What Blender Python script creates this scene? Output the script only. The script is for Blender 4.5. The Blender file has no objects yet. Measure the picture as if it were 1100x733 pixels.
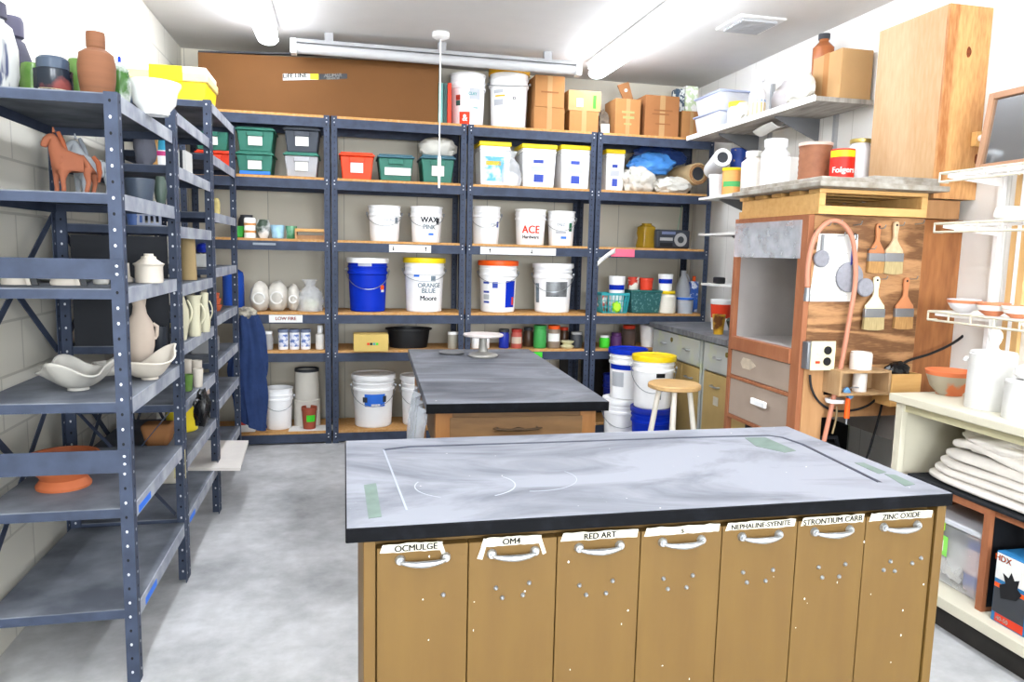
import bpy, bmesh, math, random
from mathutils import Vector, Matrix, noise
C = bpy.context.scene.collection
PI = math.pi
# ------------------------------------------------------------------ camera
FPX = 794.93; YAW, PITCH, ROLL, EYE = .2241, .12, .0234, 1.5
_cy, _sy, _cp, _sp, _cr, _sr = math.cos(YAW), math.sin(YAW), math.cos(PITCH), math.sin(PITCH), math.cos(ROLL), math.sin(ROLL)
FW = Vector((_sy*_cp, _cy*_cp, -_sp)); _R = Vector((_cy, -_sy, 0)); _U = _R.cross(FW)
RT_, UP_ = _R*_cr + _U*_sr, _U*_cr - _R*_sr
O = Vector((0, 0, EYE))
cam = bpy.data.cameras.new('camera'); cam.sensor_width = 36; cam.lens = FPX/1100*36; cam.clip_start = .05
co = bpy.data.objects.new('camera', cam); C.objects.link(co)
co.matrix_world = Matrix(((RT_.x, UP_.x, -FW.x, 0), (RT_.y, UP_.y, -FW.y, 0), (RT_.z, UP_.z, -FW.z, EYE), (0, 0, 0, 1)))
bpy.context.scene.camera = co
# where on a known shelf or plane a thing measured in the photograph stands
def wx(px, y, z):
    n = RT_ - FW*((px-550)/FPX); return -(n.y*y + n.z*(z-EYE))/n.x
def wy(px, x, z):
    n = RT_ - FW*((px-550)/FPX); return -(n.x*x + n.z*(z-EYE))/n.y
def wz(py, x, y):
    n = UP_ + FW*((py-366.5)/FPX); return EYE - (n.x*x + n.y*y)/n.z
def dep(x, y, z): return (Vector((x, y, z))-O).dot(FW)
def meas(pl, pr, pt, y, z):
    x = wx((pl+pr)/2, y, z+.1); r = (pr-pl)/2*dep(x, y, z+.1)/FPX
    return x, r, wz(pt, x, y-r*.6)-z
def measx(pl, pr, pt, x, z):
    y = wy((pl+pr)/2, x, z+.08); r = (pr-pl)/2*dep(x, y, z+.08)/FPX
    return y, r, wz(pt, x, y)-z
def face(x, y): return math.atan2(-x, y)
# ------------------------------------------------------------------ materials
def lin(c):
    c = c/255.
    return c/12.92 if c <= .04045 else ((c+.055)/1.055)**2.4
def rgb(h): return (lin((h >> 16) & 255), lin((h >> 8) & 255), lin(h & 255), 1)
MATS = {}
def mat(name, col, rough=.55, metal=0, var=.08, scale=6, bump=0, col2=None, thr=(.45, .6), trans=0, alpha=1, emit=0, stretch=None, spec=.3, detail=4, k=1):
    if name in MATS: return MATS[name]
    m = bpy.data.materials.new(name); m.use_nodes = True; nt = m.node_tree; N = nt.nodes; L = nt.links
    b = N['Principled BSDF']; b.inputs['Roughness'].default_value = rough; b.inputs['Metallic'].default_value = metal
    b.inputs['Specular IOR Level'].default_value = spec
    tc = N.new('ShaderNodeTexCoord'); mp = N.new('ShaderNodeMapping'); L.new(tc.outputs['Object'], mp.inputs[0])
    if stretch: mp.inputs['Scale'].default_value = stretch
    nz = N.new('ShaderNodeTexNoise'); nz.inputs['Scale'].default_value = scale; nz.inputs['Detail'].default_value = detail
    L.new(mp.outputs[0], nz.inputs[0])
    cr = N.new('ShaderNodeValToRGB'); L.new(nz.outputs[0], cr.inputs[0])
    mul = lambda h: tuple(min(1, v*k) for v in rgb(h)[:3])+(1,)
    c = mul(col)
    if col2 is None:
        cr.color_ramp.elements[0].color = tuple(v*(1-var) for v in c[:3])+(1,); cr.color_ramp.elements[1].color = tuple(min(1, v*(1+var)) for v in c[:3])+(1,)
        cr.color_ramp.elements[0].position = .3; cr.color_ramp.elements[1].position = .7
    else:
        cr.color_ramp.elements[0].color = c; cr.color_ramp.elements[1].color = mul(col2)
        cr.color_ramp.elements[0].position, cr.color_ramp.elements[1].position = thr
    L.new(cr.outputs[0], b.inputs['Base Color'])
    if bump:
        bp = N.new('ShaderNodeBump'); bp.inputs['Strength'].default_value = bump; bp.inputs['Distance'].default_value = .01
        L.new(nz.outputs[0], bp.inputs['Height']); L.new(bp.outputs[0], b.inputs['Normal'])
    if trans: b.inputs['Transmission Weight'].default_value = trans
    if alpha < 1: b.inputs['Alpha'].default_value = alpha
    if emit:
        b.inputs['Emission Color'].default_value = rgb(col); b.inputs['Emission Strength'].default_value = emit
    MATS[name] = m
    return m
def node_mix(nt, fac, a, b):
    mx = nt.nodes.new('ShaderNodeMix'); mx.data_type = 'RGBA'
    for v, i in ((fac, 0), (a, 6), (b, 7)):
        if isinstance(v, (int, float)): mx.inputs[i].default_value = v
        elif isinstance(v, tuple): mx.inputs[i].default_value = v
        else: nt.links.new(v, mx.inputs[i])
    return mx.outputs[2]
def wood(name, c1, c2, axis='z', scale=9, rough=.6, dist=3, ring=.5, bump=.15, k=1):
    m = bpy.data.materials.new(name); m.use_nodes = True; nt = m.node_tree; N = nt.nodes; L = nt.links; b = N['Principled BSDF']
    b.inputs['Roughness'].default_value = rough
    tc = N.new('ShaderNodeTexCoord'); mp = N.new('ShaderNodeMapping'); L.new(tc.outputs['Object'], mp.inputs[0])
    s = {'x': (.18, 1, 1), 'y': (1, .18, 1), 'z': (1, 1, .18)}[axis]; mp.inputs['Scale'].default_value = s
    n1 = N.new('ShaderNodeTexNoise'); n1.inputs['Scale'].default_value = scale*.35; n1.inputs['Detail'].default_value = 2; n1.inputs['Distortion'].default_value = .6
    L.new(mp.outputs[0], n1.inputs[0])
    mu = N.new('ShaderNodeMath'); mu.operation = 'MULTIPLY'; mu.inputs[1].default_value = dist*6; L.new(n1.outputs[0], mu.inputs[0])
    sn = N.new('ShaderNodeMath'); sn.operation = 'SINE'; L.new(mu.outputs[0], sn.inputs[0])
    n2 = N.new('ShaderNodeTexNoise'); n2.inputs['Scale'].default_value = scale*9; n2.inputs['Detail'].default_value = 3; L.new(mp.outputs[0], n2.inputs[0])
    a = N.new('ShaderNodeMath'); a.operation = 'MULTIPLY_ADD'; L.new(sn.outputs[0], a.inputs[0]); a.inputs[1].default_value = ring*.5; L.new(n2.outputs[0], a.inputs[2])
    cr = N.new('ShaderNodeValToRGB'); L.new(a.outputs[0], cr.inputs[0]); cr.color_ramp.elements[0].position = .15; cr.color_ramp.elements[1].position = .85
    cr.color_ramp.elements[0].color = tuple(v*k for v in rgb(c1)[:3])+(1,); cr.color_ramp.elements[1].color = tuple(v*k for v in rgb(c2)[:3])+(1,)
    L.new(cr.outputs[0], b.inputs['Base Color'])
    bp = N.new('ShaderNodeBump'); bp.inputs['Strength'].default_value = bump; bp.inputs['Distance'].default_value = .004
    L.new(a.outputs[0], bp.inputs['Height']); L.new(bp.outputs[0], b.inputs['Normal'])
    MATS[name] = m; return m
# ------------------------------------------------------------------ geometry
class G:
    def __init__(s): s.b = bmesh.new(); s.mi = 0
    def f(s, vs):
        try:
            q = s.b.faces.new(vs); q.material_index = s.mi; return q
        except ValueError: return None
    def pts(s, ps): return [s.b.verts.new(p) for p in ps]
    def box(s, x0, x1, y0, y1, z0, z1, tx=0, ty=0):
        if x0 > x1: x0, x1 = x1, x0
        if y0 > y1: y0, y1 = y1, y0
        if z0 > z1: z0, z1 = z1, z0
        v = s.pts([(x0+tx, y0+ty, z0), (x1-tx, y0+ty, z0), (x1-tx, y1-ty, z0), (x0+tx, y1-ty, z0), (x0, y0, z1), (x1, y0, z1), (x1, y1, z1), (x0, y1, z1)])
        for q in ((3, 2, 1, 0), (4, 5, 6, 7), (0, 1, 5, 4), (1, 2, 6, 5), (2, 3, 7, 6), (3, 0, 4, 7)): s.f([v[i] for i in q])
        return s
    def lathe(s, prof, n=28, c=(0, 0, 0), sx=1, sy=1, wob=0):
        rings = []
        for r, z in prof:
            if r < 1e-5: rings.append(s.pts([(c[0], c[1], c[2]+z)]))
            else: rings.append(s.pts([(c[0]+sx*r*math.cos(2*PI*i/n)*(1+wob*math.sin(5*2*PI*i/n)), c[1]+sy*r*math.sin(2*PI*i/n)*(1+wob*math.sin(5*2*PI*i/n)), c[2]+z) for i in range(n)]))
        for a, b in zip(rings, rings[1:]):
            if len(a) == 1 and len(b) == 1: continue
            for i in range(n):
                j = (i+1) % n
                if len(a) == 1: s.f([a[0], b[i], b[j]])
                elif len(b) == 1: s.f([a[i], a[j], b[0]])
                else: s.f([a[i], a[j], b[j], b[i]])
        return s
    def tube(s, ps, r, n=8, cap=True, rs=None):
        ps = [Vector(p) for p in ps]; rings = []
        t0 = (ps[1]-ps[0]).normalized(); ref = Vector((0, 0, 1)) if abs(t0.z) < .9 else Vector((1, 0, 0))
        u = t0.cross(ref).normalized()
        for i, p in enumerate(ps):
            t = (ps[min(i+1, len(ps)-1)]-ps[max(i-1, 0)]).normalized()
            u = (u - t*u.dot(t)).normalized(); w = t.cross(u); rr = rs[i] if rs else r
            rings.append(s.pts([p+(u*math.cos(2*PI*k/n)+w*math.sin(2*PI*k/n))*rr for k in range(n)]))
        for a, b in zip(rings, rings[1:]):
            for k in range(n): s.f([a[k], a[(k+1) % n], b[(k+1) % n], b[k]])
        if cap: s.f(rings[0][::-1]); s.f(rings[-1])
        return s
    def bar(s, p, q, w, h):
        p, q = Vector(p), Vector(q); t = (q-p).normalized(); ref = Vector((0, 0, 1)) if abs(t.z) < .95 else Vector((0, 1, 0))
        u = t.cross(ref).normalized()*w/2; v = u.cross(t).normalized()*h/2
        a = s.pts([p-u-v, p+u-v, p+u+v, p-u+v]); b = s.pts([q-u-v, q+u-v, q+u+v, q-u+v])
        s.f(a[::-1]); s.f(b)
        for k in range(4): s.f([a[k], a[(k+1) % 4], b[(k+1) % 4], b[k]])
        return s
    def prism(s, pts2, d0, d1, plane='xz'):
        def P(u, v, d): return {'xz': (u, d, v), 'yz': (d, u, v), 'xy': (u, v, d)}[plane]
        a = s.pts([P(u, v, d0) for u, v in pts2]); b = s.pts([P(u, v, d1) for u, v in pts2]); n = len(a)
        s.f(a); s.f(b[::-1])
        for k in range(n): s.f([a[k], a[(k+1) % n], b[(k+1) % n], b[k]])
        return s
    def grid(s, fn, nu, nv, closed=False):
        g = [[s.b.verts.new(fn(i/nu, j/nv)) for j in range(nv+1)] for i in range(nu+1 if not closed else nu)]
        for i in range(nu):
            a, b = g[i], g[(i+1) % len(g)] if closed else g[i+1]
            for j in range(nv): s.f([a[j], b[j], b[j+1], a[j+1]])
        return s
    def blob(s, c, r, seed=0, amp=.25, fr=2.2, sub=3, flat=True):
        t = bmesh.new(); bmesh.ops.create_icosphere(t, subdivisions=sub, radius=1)
        mp = {}
        for v in t.verts:
            d = v.co.normalized(); k = 1+amp*noise.noise(d*fr+Vector((seed*7.3, seed*1.7, 0)))+amp*.4*noise.noise(d*fr*3+Vector((seed, 0, 5)))
            p = Vector((c[0]+d.x*r[0]*k, c[1]+d.y*r[1]*k, c[2]+d.z*r[2]*k))
            if flat: p.z = max(p.z, c[2]-r[2]*.82)
            mp[v] = s.b.verts.new(p)
        for q in t.faces: s.f([mp[v] for v in q.verts])
        t.free(); return s
    def build(s, name, m, parent=None, smooth=35, bevel=0, solid=0, loc=None, rotz=None):
        bmesh.ops.recalc_face_normals(s.b, faces=s.b.faces)
        me = bpy.data.meshes.new(name); s.b.to_mesh(me); s.b.free()
        for k in (m if isinstance(m, (list, tuple)) else [m]): me.materials.append(k)
        if smooth:
            me.polygons.foreach_set('use_smooth', [True]*len(me.polygons)); me.set_sharp_from_angle(angle=math.radians(smooth))
        o = bpy.data.objects.new(name, me); C.objects.link(o)
        if parent: o.parent = parent
        if loc: o.location = loc
        if rotz is not None: o.rotation_euler.z = rotz
        if solid:
            md = o.modifiers.new('solid', 'SOLIDIFY'); md.thickness = solid; md.offset = 0
        if bevel:
            md = o.modifiers.new('bevel', 'BEVEL'); md.width = bevel; md.segments = 2; md.limit_method = 'ANGLE'
        return o
def tag(o, label, cat, group=None, kind=None):
    o['label'] = label; o['category'] = cat
    if group: o['group'] = group
    if kind: o['kind'] = kind
    return o
def T(name, label, cat, loc=(0, 0, 0), rz=0, group=None):
    o = bpy.data.objects.new(name, None); C.objects.link(o); o.location = loc; o.rotation_euler = (0, 0, rz); o.empty_display_size = .05
    return tag(o, label, cat, group)
def S(o): o['kind'] = 'structure'; return o
def text_mesh(s, size, align='CENTER', sy=1):
    cu = bpy.data.curves.new('t', 'FONT'); cu.body = s; cu.size = size; cu.align_x = align; cu.align_y = 'CENTER'
    o = bpy.data.objects.new('t', cu); C.objects.link(o); bpy.context.view_layer.update()
    me = bpy.data.meshes.new_from_object(o.evaluated_get(bpy.context.evaluated_depsgraph_get()))
    bpy.data.objects.remove(o); bb = bmesh.new(); base = me.copy()
    for dx, dy in ((0, 0), (.035, 0), (-.035, 0), (0, .03)):   # overlapping copies thicken the strokes like a marker
        n0 = len(bb.verts); bb.from_mesh(base); bb.verts.ensure_lookup_table()
        for v in bb.verts[n0:]: v.co.x += dx*size; v.co.y += dy*size
    bb.to_mesh(me); bb.free(); bpy.data.meshes.remove(base); return me
def lettering(s, size, m, parent, fn, name='lettering', align='CENTER', wx_=1):
    me = text_mesh(s, size, align)
    for v in me.vertices: v.co = Vector(fn(v.co.x*wx_, v.co.y))
    me.materials.clear(); me.materials.append(m)
    o = bpy.data.objects.new(name, me); C.objects.link(o)
    if parent: o.parent = parent
    return o
def patch(g, r, u0, u1, z0, z1, e=.0015, rz=None, n=8):
    """a label wrapped on a round body, u in radians about local -Y"""
    f = rz if rz else (lambda z: r)
    def P(a, b, d):
        u = u0+(u1-u0)*a; z = z0+(z1-z0)*b; rr = f(z)+d; return (rr*math.sin(u), -rr*math.cos(u), z)
    g.grid(lambda a, b: P(a, b, e), n, 2); g.grid(lambda a, b: P(a, b, .0003), n, 2); return g
# ------------------------------------------------------------------ palette
steel = mat('blue_grey_painted_steel', 0x343D50, .6, 0, col2=0x404A60, scale=14, thr=(.35, .7), k=.88)
dusty_lit = mat('dusty_blue_grey_steel', 0x7F8594, .7, 0, col2=0xC3C6CB, scale=9, thr=(.3, .8), bump=.05, k=.85)  # aisle lips: dust plus brightness from the tube light put into the colour
dustd = mat('dusty_dark_shelf_top', 0x5A5F69, .7, 0, col2=0x8B9099, scale=5, thr=(.35, .7), k=.8)
board = mat('particle_board', 0xB5803E, .75, 0, col2=0xC49A68, scale=40, thr=(.3, .7))
hole = mat('dark_hole', 0x101216, .8); hole2 = mat('rivet', 0xC8CBD0, .4, .4)
black = mat('black_plastic', 0x17181B, .45, var=.2); blackc = mat('black_cloth', 0x1C1E22, .95, var=.3, scale=30, bump=.3)
white = mat('white_plastic', 0xF6F6F6, .4, var=.03); whitew = mat('warm_white_plastic', 0xE9E6DE, .45, var=.04)
paper = mat('paper_white', 0xF2F1EC, .8, var=.02, k=.85); ink = mat('ink', 0x202228, .8, var=.05); tape = mat('masking_tape', 0xEDE6D2, .8, var=.05, scale=20, k=.68)
yellow = mat('yellow_plastic', 0xF2D21A, .4, var=.04); yellowd = mat('golden_plastic', 0xF0B31C, .4, var=.04); orange = mat('orange_plastic', 0xEE5A18, .4, var=.04)
blue = mat('blue_plastic', 0x0A2EB0, .5, var=.06, spec=.12); blued = mat('deep_blue_plastic', 0x1A2E9A, .35, var=.06); bluet = mat('painter_tape_blue', 0x2E6FD8, .6, var=.03)
green = mat('green_tub', 0x2F6E5E, .5, var=.06); greend = mat('dark_teal_plastic', 0x28605C, .5, var=.1, scale=30); teal = mat('teal_plastic', 0x35A2A8, .4)
redt = mat('red_plastic', 0xD23A1E, .45, var=.05); greyp = mat('grey_plastic', 0x9A9A9A, .5); greyd = mat('dark_grey_plastic', 0x35373C, .5); greent = mat('bright_green_label', 0x42C82E, .6, var=.02)
lime = mat('lime', 0xA6E22E, .5); pink = mat('pink_label', 0xF26A86, .6, var=.02); wire = mat('galvanised_wire', 0x9EA2A6, .35, .8); chrome = mat('zinc_handle', 0xC4C6C8, .35, .85, var=.12, scale=30, k=.8)
card = mat('cardboard', 0xC28A54, .85, var=.07, scale=5, k=.72); card2 = mat('light_cardboard', 0xD9AC76, .85, var=.05, k=.62); cardd = mat('brown_cardboard', 0x9A6A42, .85)
kraft = mat('kraft_board', 0xA8703A, .8, var=.05, scale=3, k=.38); terra = mat('terracotta', 0x94583E, .8, var=.08, scale=12, bump=.08, k=.85); terral = mat('pale_terracotta', 0xD08560, .85, var=.08, scale=10, bump=.05)
bisque = mat('bisque_clay', 0xCFC6B8, .85, var=.05, scale=9, bump=.06, k=.85); greige = mat('greenware_grey', 0xA9A69F, .85, var=.06, scale=8); glaze = mat('white_glaze', 0xF0F0EC, .2, var=.02)
glaze_g = mat('green_glaze', 0x5E8F3E, .2, col2=0x9CC46C, scale=7, thr=(.35, .65), k=.5); glaze_d = mat('dark_mottled_glaze', 0x1E2733, .2, col2=0x8C4A45, scale=11, thr=(.5, .62), k=.7); glaze_w = mat('streaked_glaze', 0x4E7D3C, .2, col2=0xD8DCD6, scale=14, thr=(.42, .55), k=.5)
stripe = mat('blue_white_glaze', 0x3C4770, .4, col2=0xE9EAE4, scale=5, thr=(.44, .5), stretch=(5, 5, .4), k=.45); purp = mat('slate_purple_clay', 0x5C5A6C, .75, var=.1, scale=5, stretch=(1, 1, 8), k=.5)
brownclay = mat('brown_clay', 0xA9714F, .8, var=.14, scale=3, stretch=(1, 1, 14), bump=.05, k=.42); lblue = mat('pale_blue_glaze', 0x9CC4DA, .3, var=.12, scale=30)
glass = mat('clear_glass', 0xF4F8F8, .05, trans=.92, var=.01); frost = mat('frosted_plastic', 0xDDE2EA, .35, trans=.45, var=.03); amber = mat('amber_glass', 0xB89428, .1, trans=.5, var=.1)
plast = mat('cloudy_plastic_film', 0xE6E6E4, .3, alpha=.62, var=.1, scale=9, bump=.4); polyb = mat('blue_poly_bag', 0x4F93E0, .3, alpha=.9, var=.18, scale=6, bump=.6); polyw = mat('white_poly_sheet', 0xECE9DF, .45, var=.05, scale=8, bump=.5, k=.72)
cloth = mat('canvas_cloth', 0xE6E0D8, .95, var=.05, scale=20, bump=.15); denim = mat('navy_cloth', 0x24365E, .95, var=.18, scale=12, bump=.2)
tanp = mat('ochre_painted_ply', 0x76582A, .55, 0, col2=0x7E602E, scale=7, thr=(.3, .75), stretch=(3, 3, .5), k=.66); tanside = mat('ochre_side', 0xC8B48E, .6, var=.05); tan2 = mat('tan_cabinet_paint', 0xB2975F, .55, var=.06); greycab = mat('grey_cabinet_paint', 0xAEB1AC, .5, col2=0xB9C08A, scale=6, thr=(.55, .8))
creamc = mat('cream_painted_wood', 0xE4DEC8, .5, var=.03, k=.78); creamin = mat('cream_inner', 0xBDB694, .6, var=.06)
fur = wood('fir_ply', 0xCB9F6C, 0xDDB88C, 'z', 7, dist=3, ring=.4, k=.66); fur2 = wood('knotted_ply', 0x9C6232, 0xCE9B62, 'z', 9, dist=5, ring=.5); ply = wood('worn_ply', 0x6B4626, 0xAD8055, 'x', 13, dist=8, ring=.8, bump=.4)
plylow = wood('plain_ply', 0xA4764A, 0xBE9163, 'z', 4, dist=2, ring=.3); brownw = wood('brown_frame_wood', 0x8F5433, 0xA66A46, 'z', 4, dist=2, ring=.3); pine = wood('pine_crate', 0xC79552, 0xDDB070, 'x', 4, dist=2, ring=.35)
darkw = wood('dark_table_wood', 0x6A4D30, 0x8A6740, 'x', 4, dist=2, ring=.35); pale = wood('stool_wood', 0xB98F58, 0xD6B27C, 'x', 8, dist=2, ring=.4); studw = wood('stud', 0xC99858, 0xDDB47A, 'z', 4)
stoolp = mat('stool_white_paint', 0xE3DDD0, .55, var=.04); greyin = mat('booth_inner_grey', 0xA8A29E, .8, var=.05); greypan = mat('booth_drawer_panel', 0xA39284, .6, var=.05)
plaster = mat('plaster_bat', 0xB8AC9A, .85, col2=0xE7E0D4, scale=16, thr=(.35, .65), k=.48); felt = mat('grey_sponge', 0x8B8B92, .95, var=.08, scale=60, bump=.4); pinkh = mat('pink_rubber_hose', 0xBE8068, .5, var=.05)
bristle = mat('bristle', 0xA47C4C, .9, var=.25, scale=60, stretch=(4, 4, .3)); bristle2 = mat('pale_bristle', 0xA8966C, .9, var=.2, scale=60, stretch=(4, 4, .3)); ferr = mat('ferrule', 0x8E9094, .35, .7); brassw = mat('orange_brush_handle', 0xB87850, .5)
clearp = mat('clear_acrylic', 0xDADDE4, .15, alpha=.35, var=.2, scale=14); mirror = mat('mirror_glass', 0xC8CCD0, .05, 1, var=.02); ivory = mat('ivory_plate', 0xE4D9B0, .45, var=.02)
tubem = mat('fluorescent_tube', 0xF1F6FF, .4, emit=12, var=0); fixw = mat('fixture_white', 0xE8E8E6, .4, var=.02); grey_rub = mat('rubber_black', 0x202226, .6)
trimb = mat('black_base_trim', 0x2A2724, .6, var=.3, scale=9)
# table tops: slate with smears of dry white clay
def dusty_top(name, dark, lightc, sc, thr, k=1):
    m = bpy.data.materials.new(name); m.use_nodes = True; nt = m.node_tree; N = nt.nodes; L = nt.links; b = N['Principled BSDF']
    tc = N.new('ShaderNodeTexCoord'); mp = N.new('ShaderNodeMapping'); mp.inputs['Scale'].default_value = (.7, 1.6, 1); L.new(tc.outputs['Object'], mp.inputs[0])
    n1 = N.new('ShaderNodeTexNoise'); n1.inputs['Scale'].default_value = sc; n1.inputs['Detail'].default_value = 7; n1.inputs['Roughness'].default_value = .62; n1.inputs['Distortion'].default_value = 1.1; L.new(mp.outputs[0], n1.inputs[0])
    r = N.new('ShaderNodeValToRGB'); r.color_ramp.elements[0].position, r.color_ramp.elements[1].position = thr
    r.color_ramp.elements[0].color = tuple(v*k for v in rgb(dark)[:3])+(1,); r.color_ramp.elements[1].color = tuple(v*k for v in rgb(lightc)[:3])+(1,); L.new(n1.outputs[0], r.inputs[0])
    n2 = N.new('ShaderNodeTexNoise'); n2.inputs['Scale'].default_value = 60; n2.inputs['Detail'].default_value = 2; L.new(tc.outputs['Object'], n2.inputs[0])
    r2 = N.new('ShaderNodeValToRGB'); r2.color_ramp.elements[0].position, r2.color_ramp.elements[1].position = .76, .79; L.new(n2.outputs[0], r2.inputs[0])
    c = node_mix(nt, r2.outputs[0], r.outputs[0], rgb(0xE8E4DA)); L.new(c, b.inputs['Base Color']); b.inputs['Roughness'].default_value = .55
    b.inputs['Specular IOR Level'].default_value = .35
    MATS[name] = m; return m
islandtop = dusty_top('clay_dusted_slate', 0x5A5E6A, 0xA9ACB6, 2.2, (.26, .52), .62); tabletop = dusty_top('grey_dusted_slate', 0x4E5159, 0x8F929B, 2.6, (.34, .68), .72); ctop = dusty_top('counter_slate', 0x50535A, 0x8C8E92, 5, (.35, .7), .8)
edgeb = mat('black_resin_edge', 0x0C0D11, .5, col2=0x1A1C22, scale=30, thr=(.5, .8), spec=.08, k=.7)
# ------------------------------------------------------------------ the room
XL, XR, YB, YF, ZC = -1.22, 3.12, 6.35, -3.2, 3.0
SH = 5.735
def wallmat(name, c1, lc, bw, bh, off=.5, mort=.006, axis='x', rough=.7, var=.03):
    m = bpy.data.materials.new(name); m.use_nodes = True; nt = m.node_tree; N = nt.nodes; L = nt.links; b = N['Principled BSDF']; b.inputs['Roughness'].default_value = rough
    tc = N.new('ShaderNodeTexCoord'); sp = N.new('ShaderNodeSeparateXYZ'); L.new(tc.outputs['Object'], sp.inputs[0]); cb = N.new('ShaderNodeCombineXYZ')
    L.new(sp.outputs['Y' if axis == 'x' else 'X'], cb.inputs[0]); L.new(sp.outputs['Z'], cb.inputs[1])
    br = N.new('ShaderNodeTexBrick'); L.new(cb.outputs[0], br.inputs[0]); br.inputs['Scale'].default_value = 1; br.inputs['Brick Width'].default_value = bw; br.inputs['Row Height'].default_value = bh
    br.offset = off; br.inputs['Mortar Size'].default_value = mort; br.inputs['Mortar Smooth'].default_value = .3
    c = rgb(c1); br.inputs['Color1'].default_value = c; br.inputs['Color2'].default_value = tuple(v*(1-var) for v in c[:3])+(1,); br.inputs['Mortar'].default_value = rgb(lc)
    L.new(br.outputs[0], b.inputs['Base Color'])
    bp = N.new('ShaderNodeBump'); bp.inputs['Strength'].default_value = .3; bp.inputs['Distance'].default_value = .004; bp.invert = True; L.new(br.outputs['Fac'], bp.inputs['Height']); L.new(bp.outputs[0], b.inputs['Normal'])
    return m
wl = wallmat('painted_block_left', 0xD8D4C8, 0xBDB9AE, .4, .2); wb = wallmat('panel_back', 0xD0CABA, 0xA8A396, .6, 9, 0, .004, 'y'); wr = wallmat('painted_panel_right', 0xE9E7E2, 0xCFCCC6, .3, 9, 0, .004)
ceilm = mat('ceiling_paint', 0xD2D0CD, .8, var=.02)
fl = bpy.data.materials.new('concrete_floor'); fl.use_nodes = True; nt = fl.node_tree; N = nt.nodes; L = nt.links; b = N['Principled BSDF']; b.inputs['Roughness'].default_value = .55; b.inputs['Specular IOR Level'].default_value = .3
tc = N.new('ShaderNodeTexCoord'); n1 = N.new('ShaderNodeTexNoise'); n1.inputs['Scale'].default_value = 1.3; n1.inputs['Detail'].default_value = 9; n1.inputs['Roughness'].default_value = .65; L.new(tc.outputs['Object'], n1.inputs[0])
r = N.new('ShaderNodeValToRGB'); r.color_ramp.elements[0].position, r.color_ramp.elements[1].position = .3, .7; r.color_ramp.elements[0].color = rgb(0x8C8D8D); r.color_ramp.elements[1].color = rgb(0xD2D2D3); L.new(n1.outputs[0], r.inputs[0])
n2 = N.new('ShaderNodeTexNoise'); n2.inputs['Scale'].default_value = 14; n2.inputs['Detail'].default_value = 8; L.new(tc.outputs['Object'], n2.inputs[0])
r2 = N.new('ShaderNodeValToRGB'); r2.color_ramp.elements[0].position, r2.color_ramp.elements[1].position = .35, .7; r2.color_ramp.elements[0].color = (.88, .88, .87, 1); r2.color_ramp.elements[1].color = (1.04, 1.04, 1.04, 1); L.new(n2.outputs[0], r2.inputs[0])
mx = N.new('ShaderNodeMix'); mx.data_type = 'RGBA'; mx.blend_type = 'MULTIPLY'; mx.inputs[0].default_value = 1; L.new(r.outputs[0], mx.inputs[6]); L.new(r2.outputs[0], mx.inputs[7]); L.new(mx.outputs[2], b.inputs['Base Color'])
S(G().box(XL-.1, XR+.1, YF-.1, YB+.1, -.1, 0).build('floor', fl))
S(G().box(XL-.1, XR+.1, YF-.1, YB+.1, ZC, ZC+.1).build('ceiling', ceilm))
S(G().box(XL-.1, XL, YF, YB, 0, ZC).build('wall_left', wl)); S(G().box(XR, XR+.1, YF, YB, 0, ZC).build('wall_right', wr))
S(G().box(XL-.1, XR+.1, YB, YB+.1, 0, ZC).build('wall_back', wb)); g = G()   # unseen wall behind the camera; its two windows are added for frontal fill
for a, b_, c, d in ((XL-.1, XR+.1, 0, 1.0), (XL-.1, XR+.1, 2.3, ZC), (XL-.1, -.7, 1.0, 2.3), (.8, 1.1, 1.0, 2.3), (2.6, XR+.1, 1.0, 2.3)): g.box(a, b_, YF-.1, YF, c, d)
S(g.build('wall_front', wl))
for k, xx in enumerate((.05, 1.85)):
    g = G()
    for a, b_, c, d in ((-.75, .75, 1.0, 1.05), (-.75, .75, 2.25, 2.3), (-.75, -.70, 1.05, 2.25), (.70, .75, 1.05, 2.25), (-.02, .02, 1.05, 2.25)): g.box(xx+a, xx+b_, YF-.09, YF-.02, c, d)
    S(g.build('window_%d' % (k+1), fixw))
    ld = bpy.data.lights.new('window_daylight', 'AREA'); ld.shape = 'RECTANGLE'; ld.size = 1.38; ld.size_y = 1.18; ld.energy = 70; ld.color = (.88, .94, 1)  # area light added as soft fill on the shelf fronts
    lo = bpy.data.objects.new('window_daylight', ld); C.objects.link(lo); lo.location = (xx, YF-.012, 1.65); lo.rotation_euler = (PI/2, 0, 0)
# wall studs and conduit on the right wall
def simple(name, g, m, label, cat, group=None, **k): return tag(g.build(name, m, **k), label, cat, group)
# ------------------------------------------------------------------ lights
def fixture(x, y0, y1, z, label, group='fluorescent ceiling fixtures'):
    t = T('ceiling_light', label, 'ceiling light', (x, (y0+y1)/2, z), 0, group); h = (y1-y0)/2
    G().box(-.068, .068, -h, h, .036, ZC-z-.001).build('housing', fixw, t, bevel=.004)
    g = G(); n = 20
    for yy, k in ((-h, .55), (-h+.012, .9), (-h+.035, 1), (h-.035, 1), (h-.012, .9), (h, .55)): g.lathe([], 3) if False else None
    R = [g.pts([(.068*k*math.cos(2*PI*i/n), yy, .038*k*math.sin(2*PI*i/n)-.003) for i in range(n)]) for yy, k in ((-h, .5), (-h+.012, .88), (-h+.04, 1), (h-.04, 1), (h-.012, .88), (h, .5))]
    for a, b_ in zip(R, R[1:]):
        for i in range(n): g.f([a[i], a[(i+1) % n], b_[(i+1) % n], b_[i]])
    g.f(R[0]); g.f(R[-1]); g.build('glowing_lens', tubem, t)
fixture(-.5, 3.1, 5.52, 2.90, 'left ceiling tube light, ending above the cardboard sheet')
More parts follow.
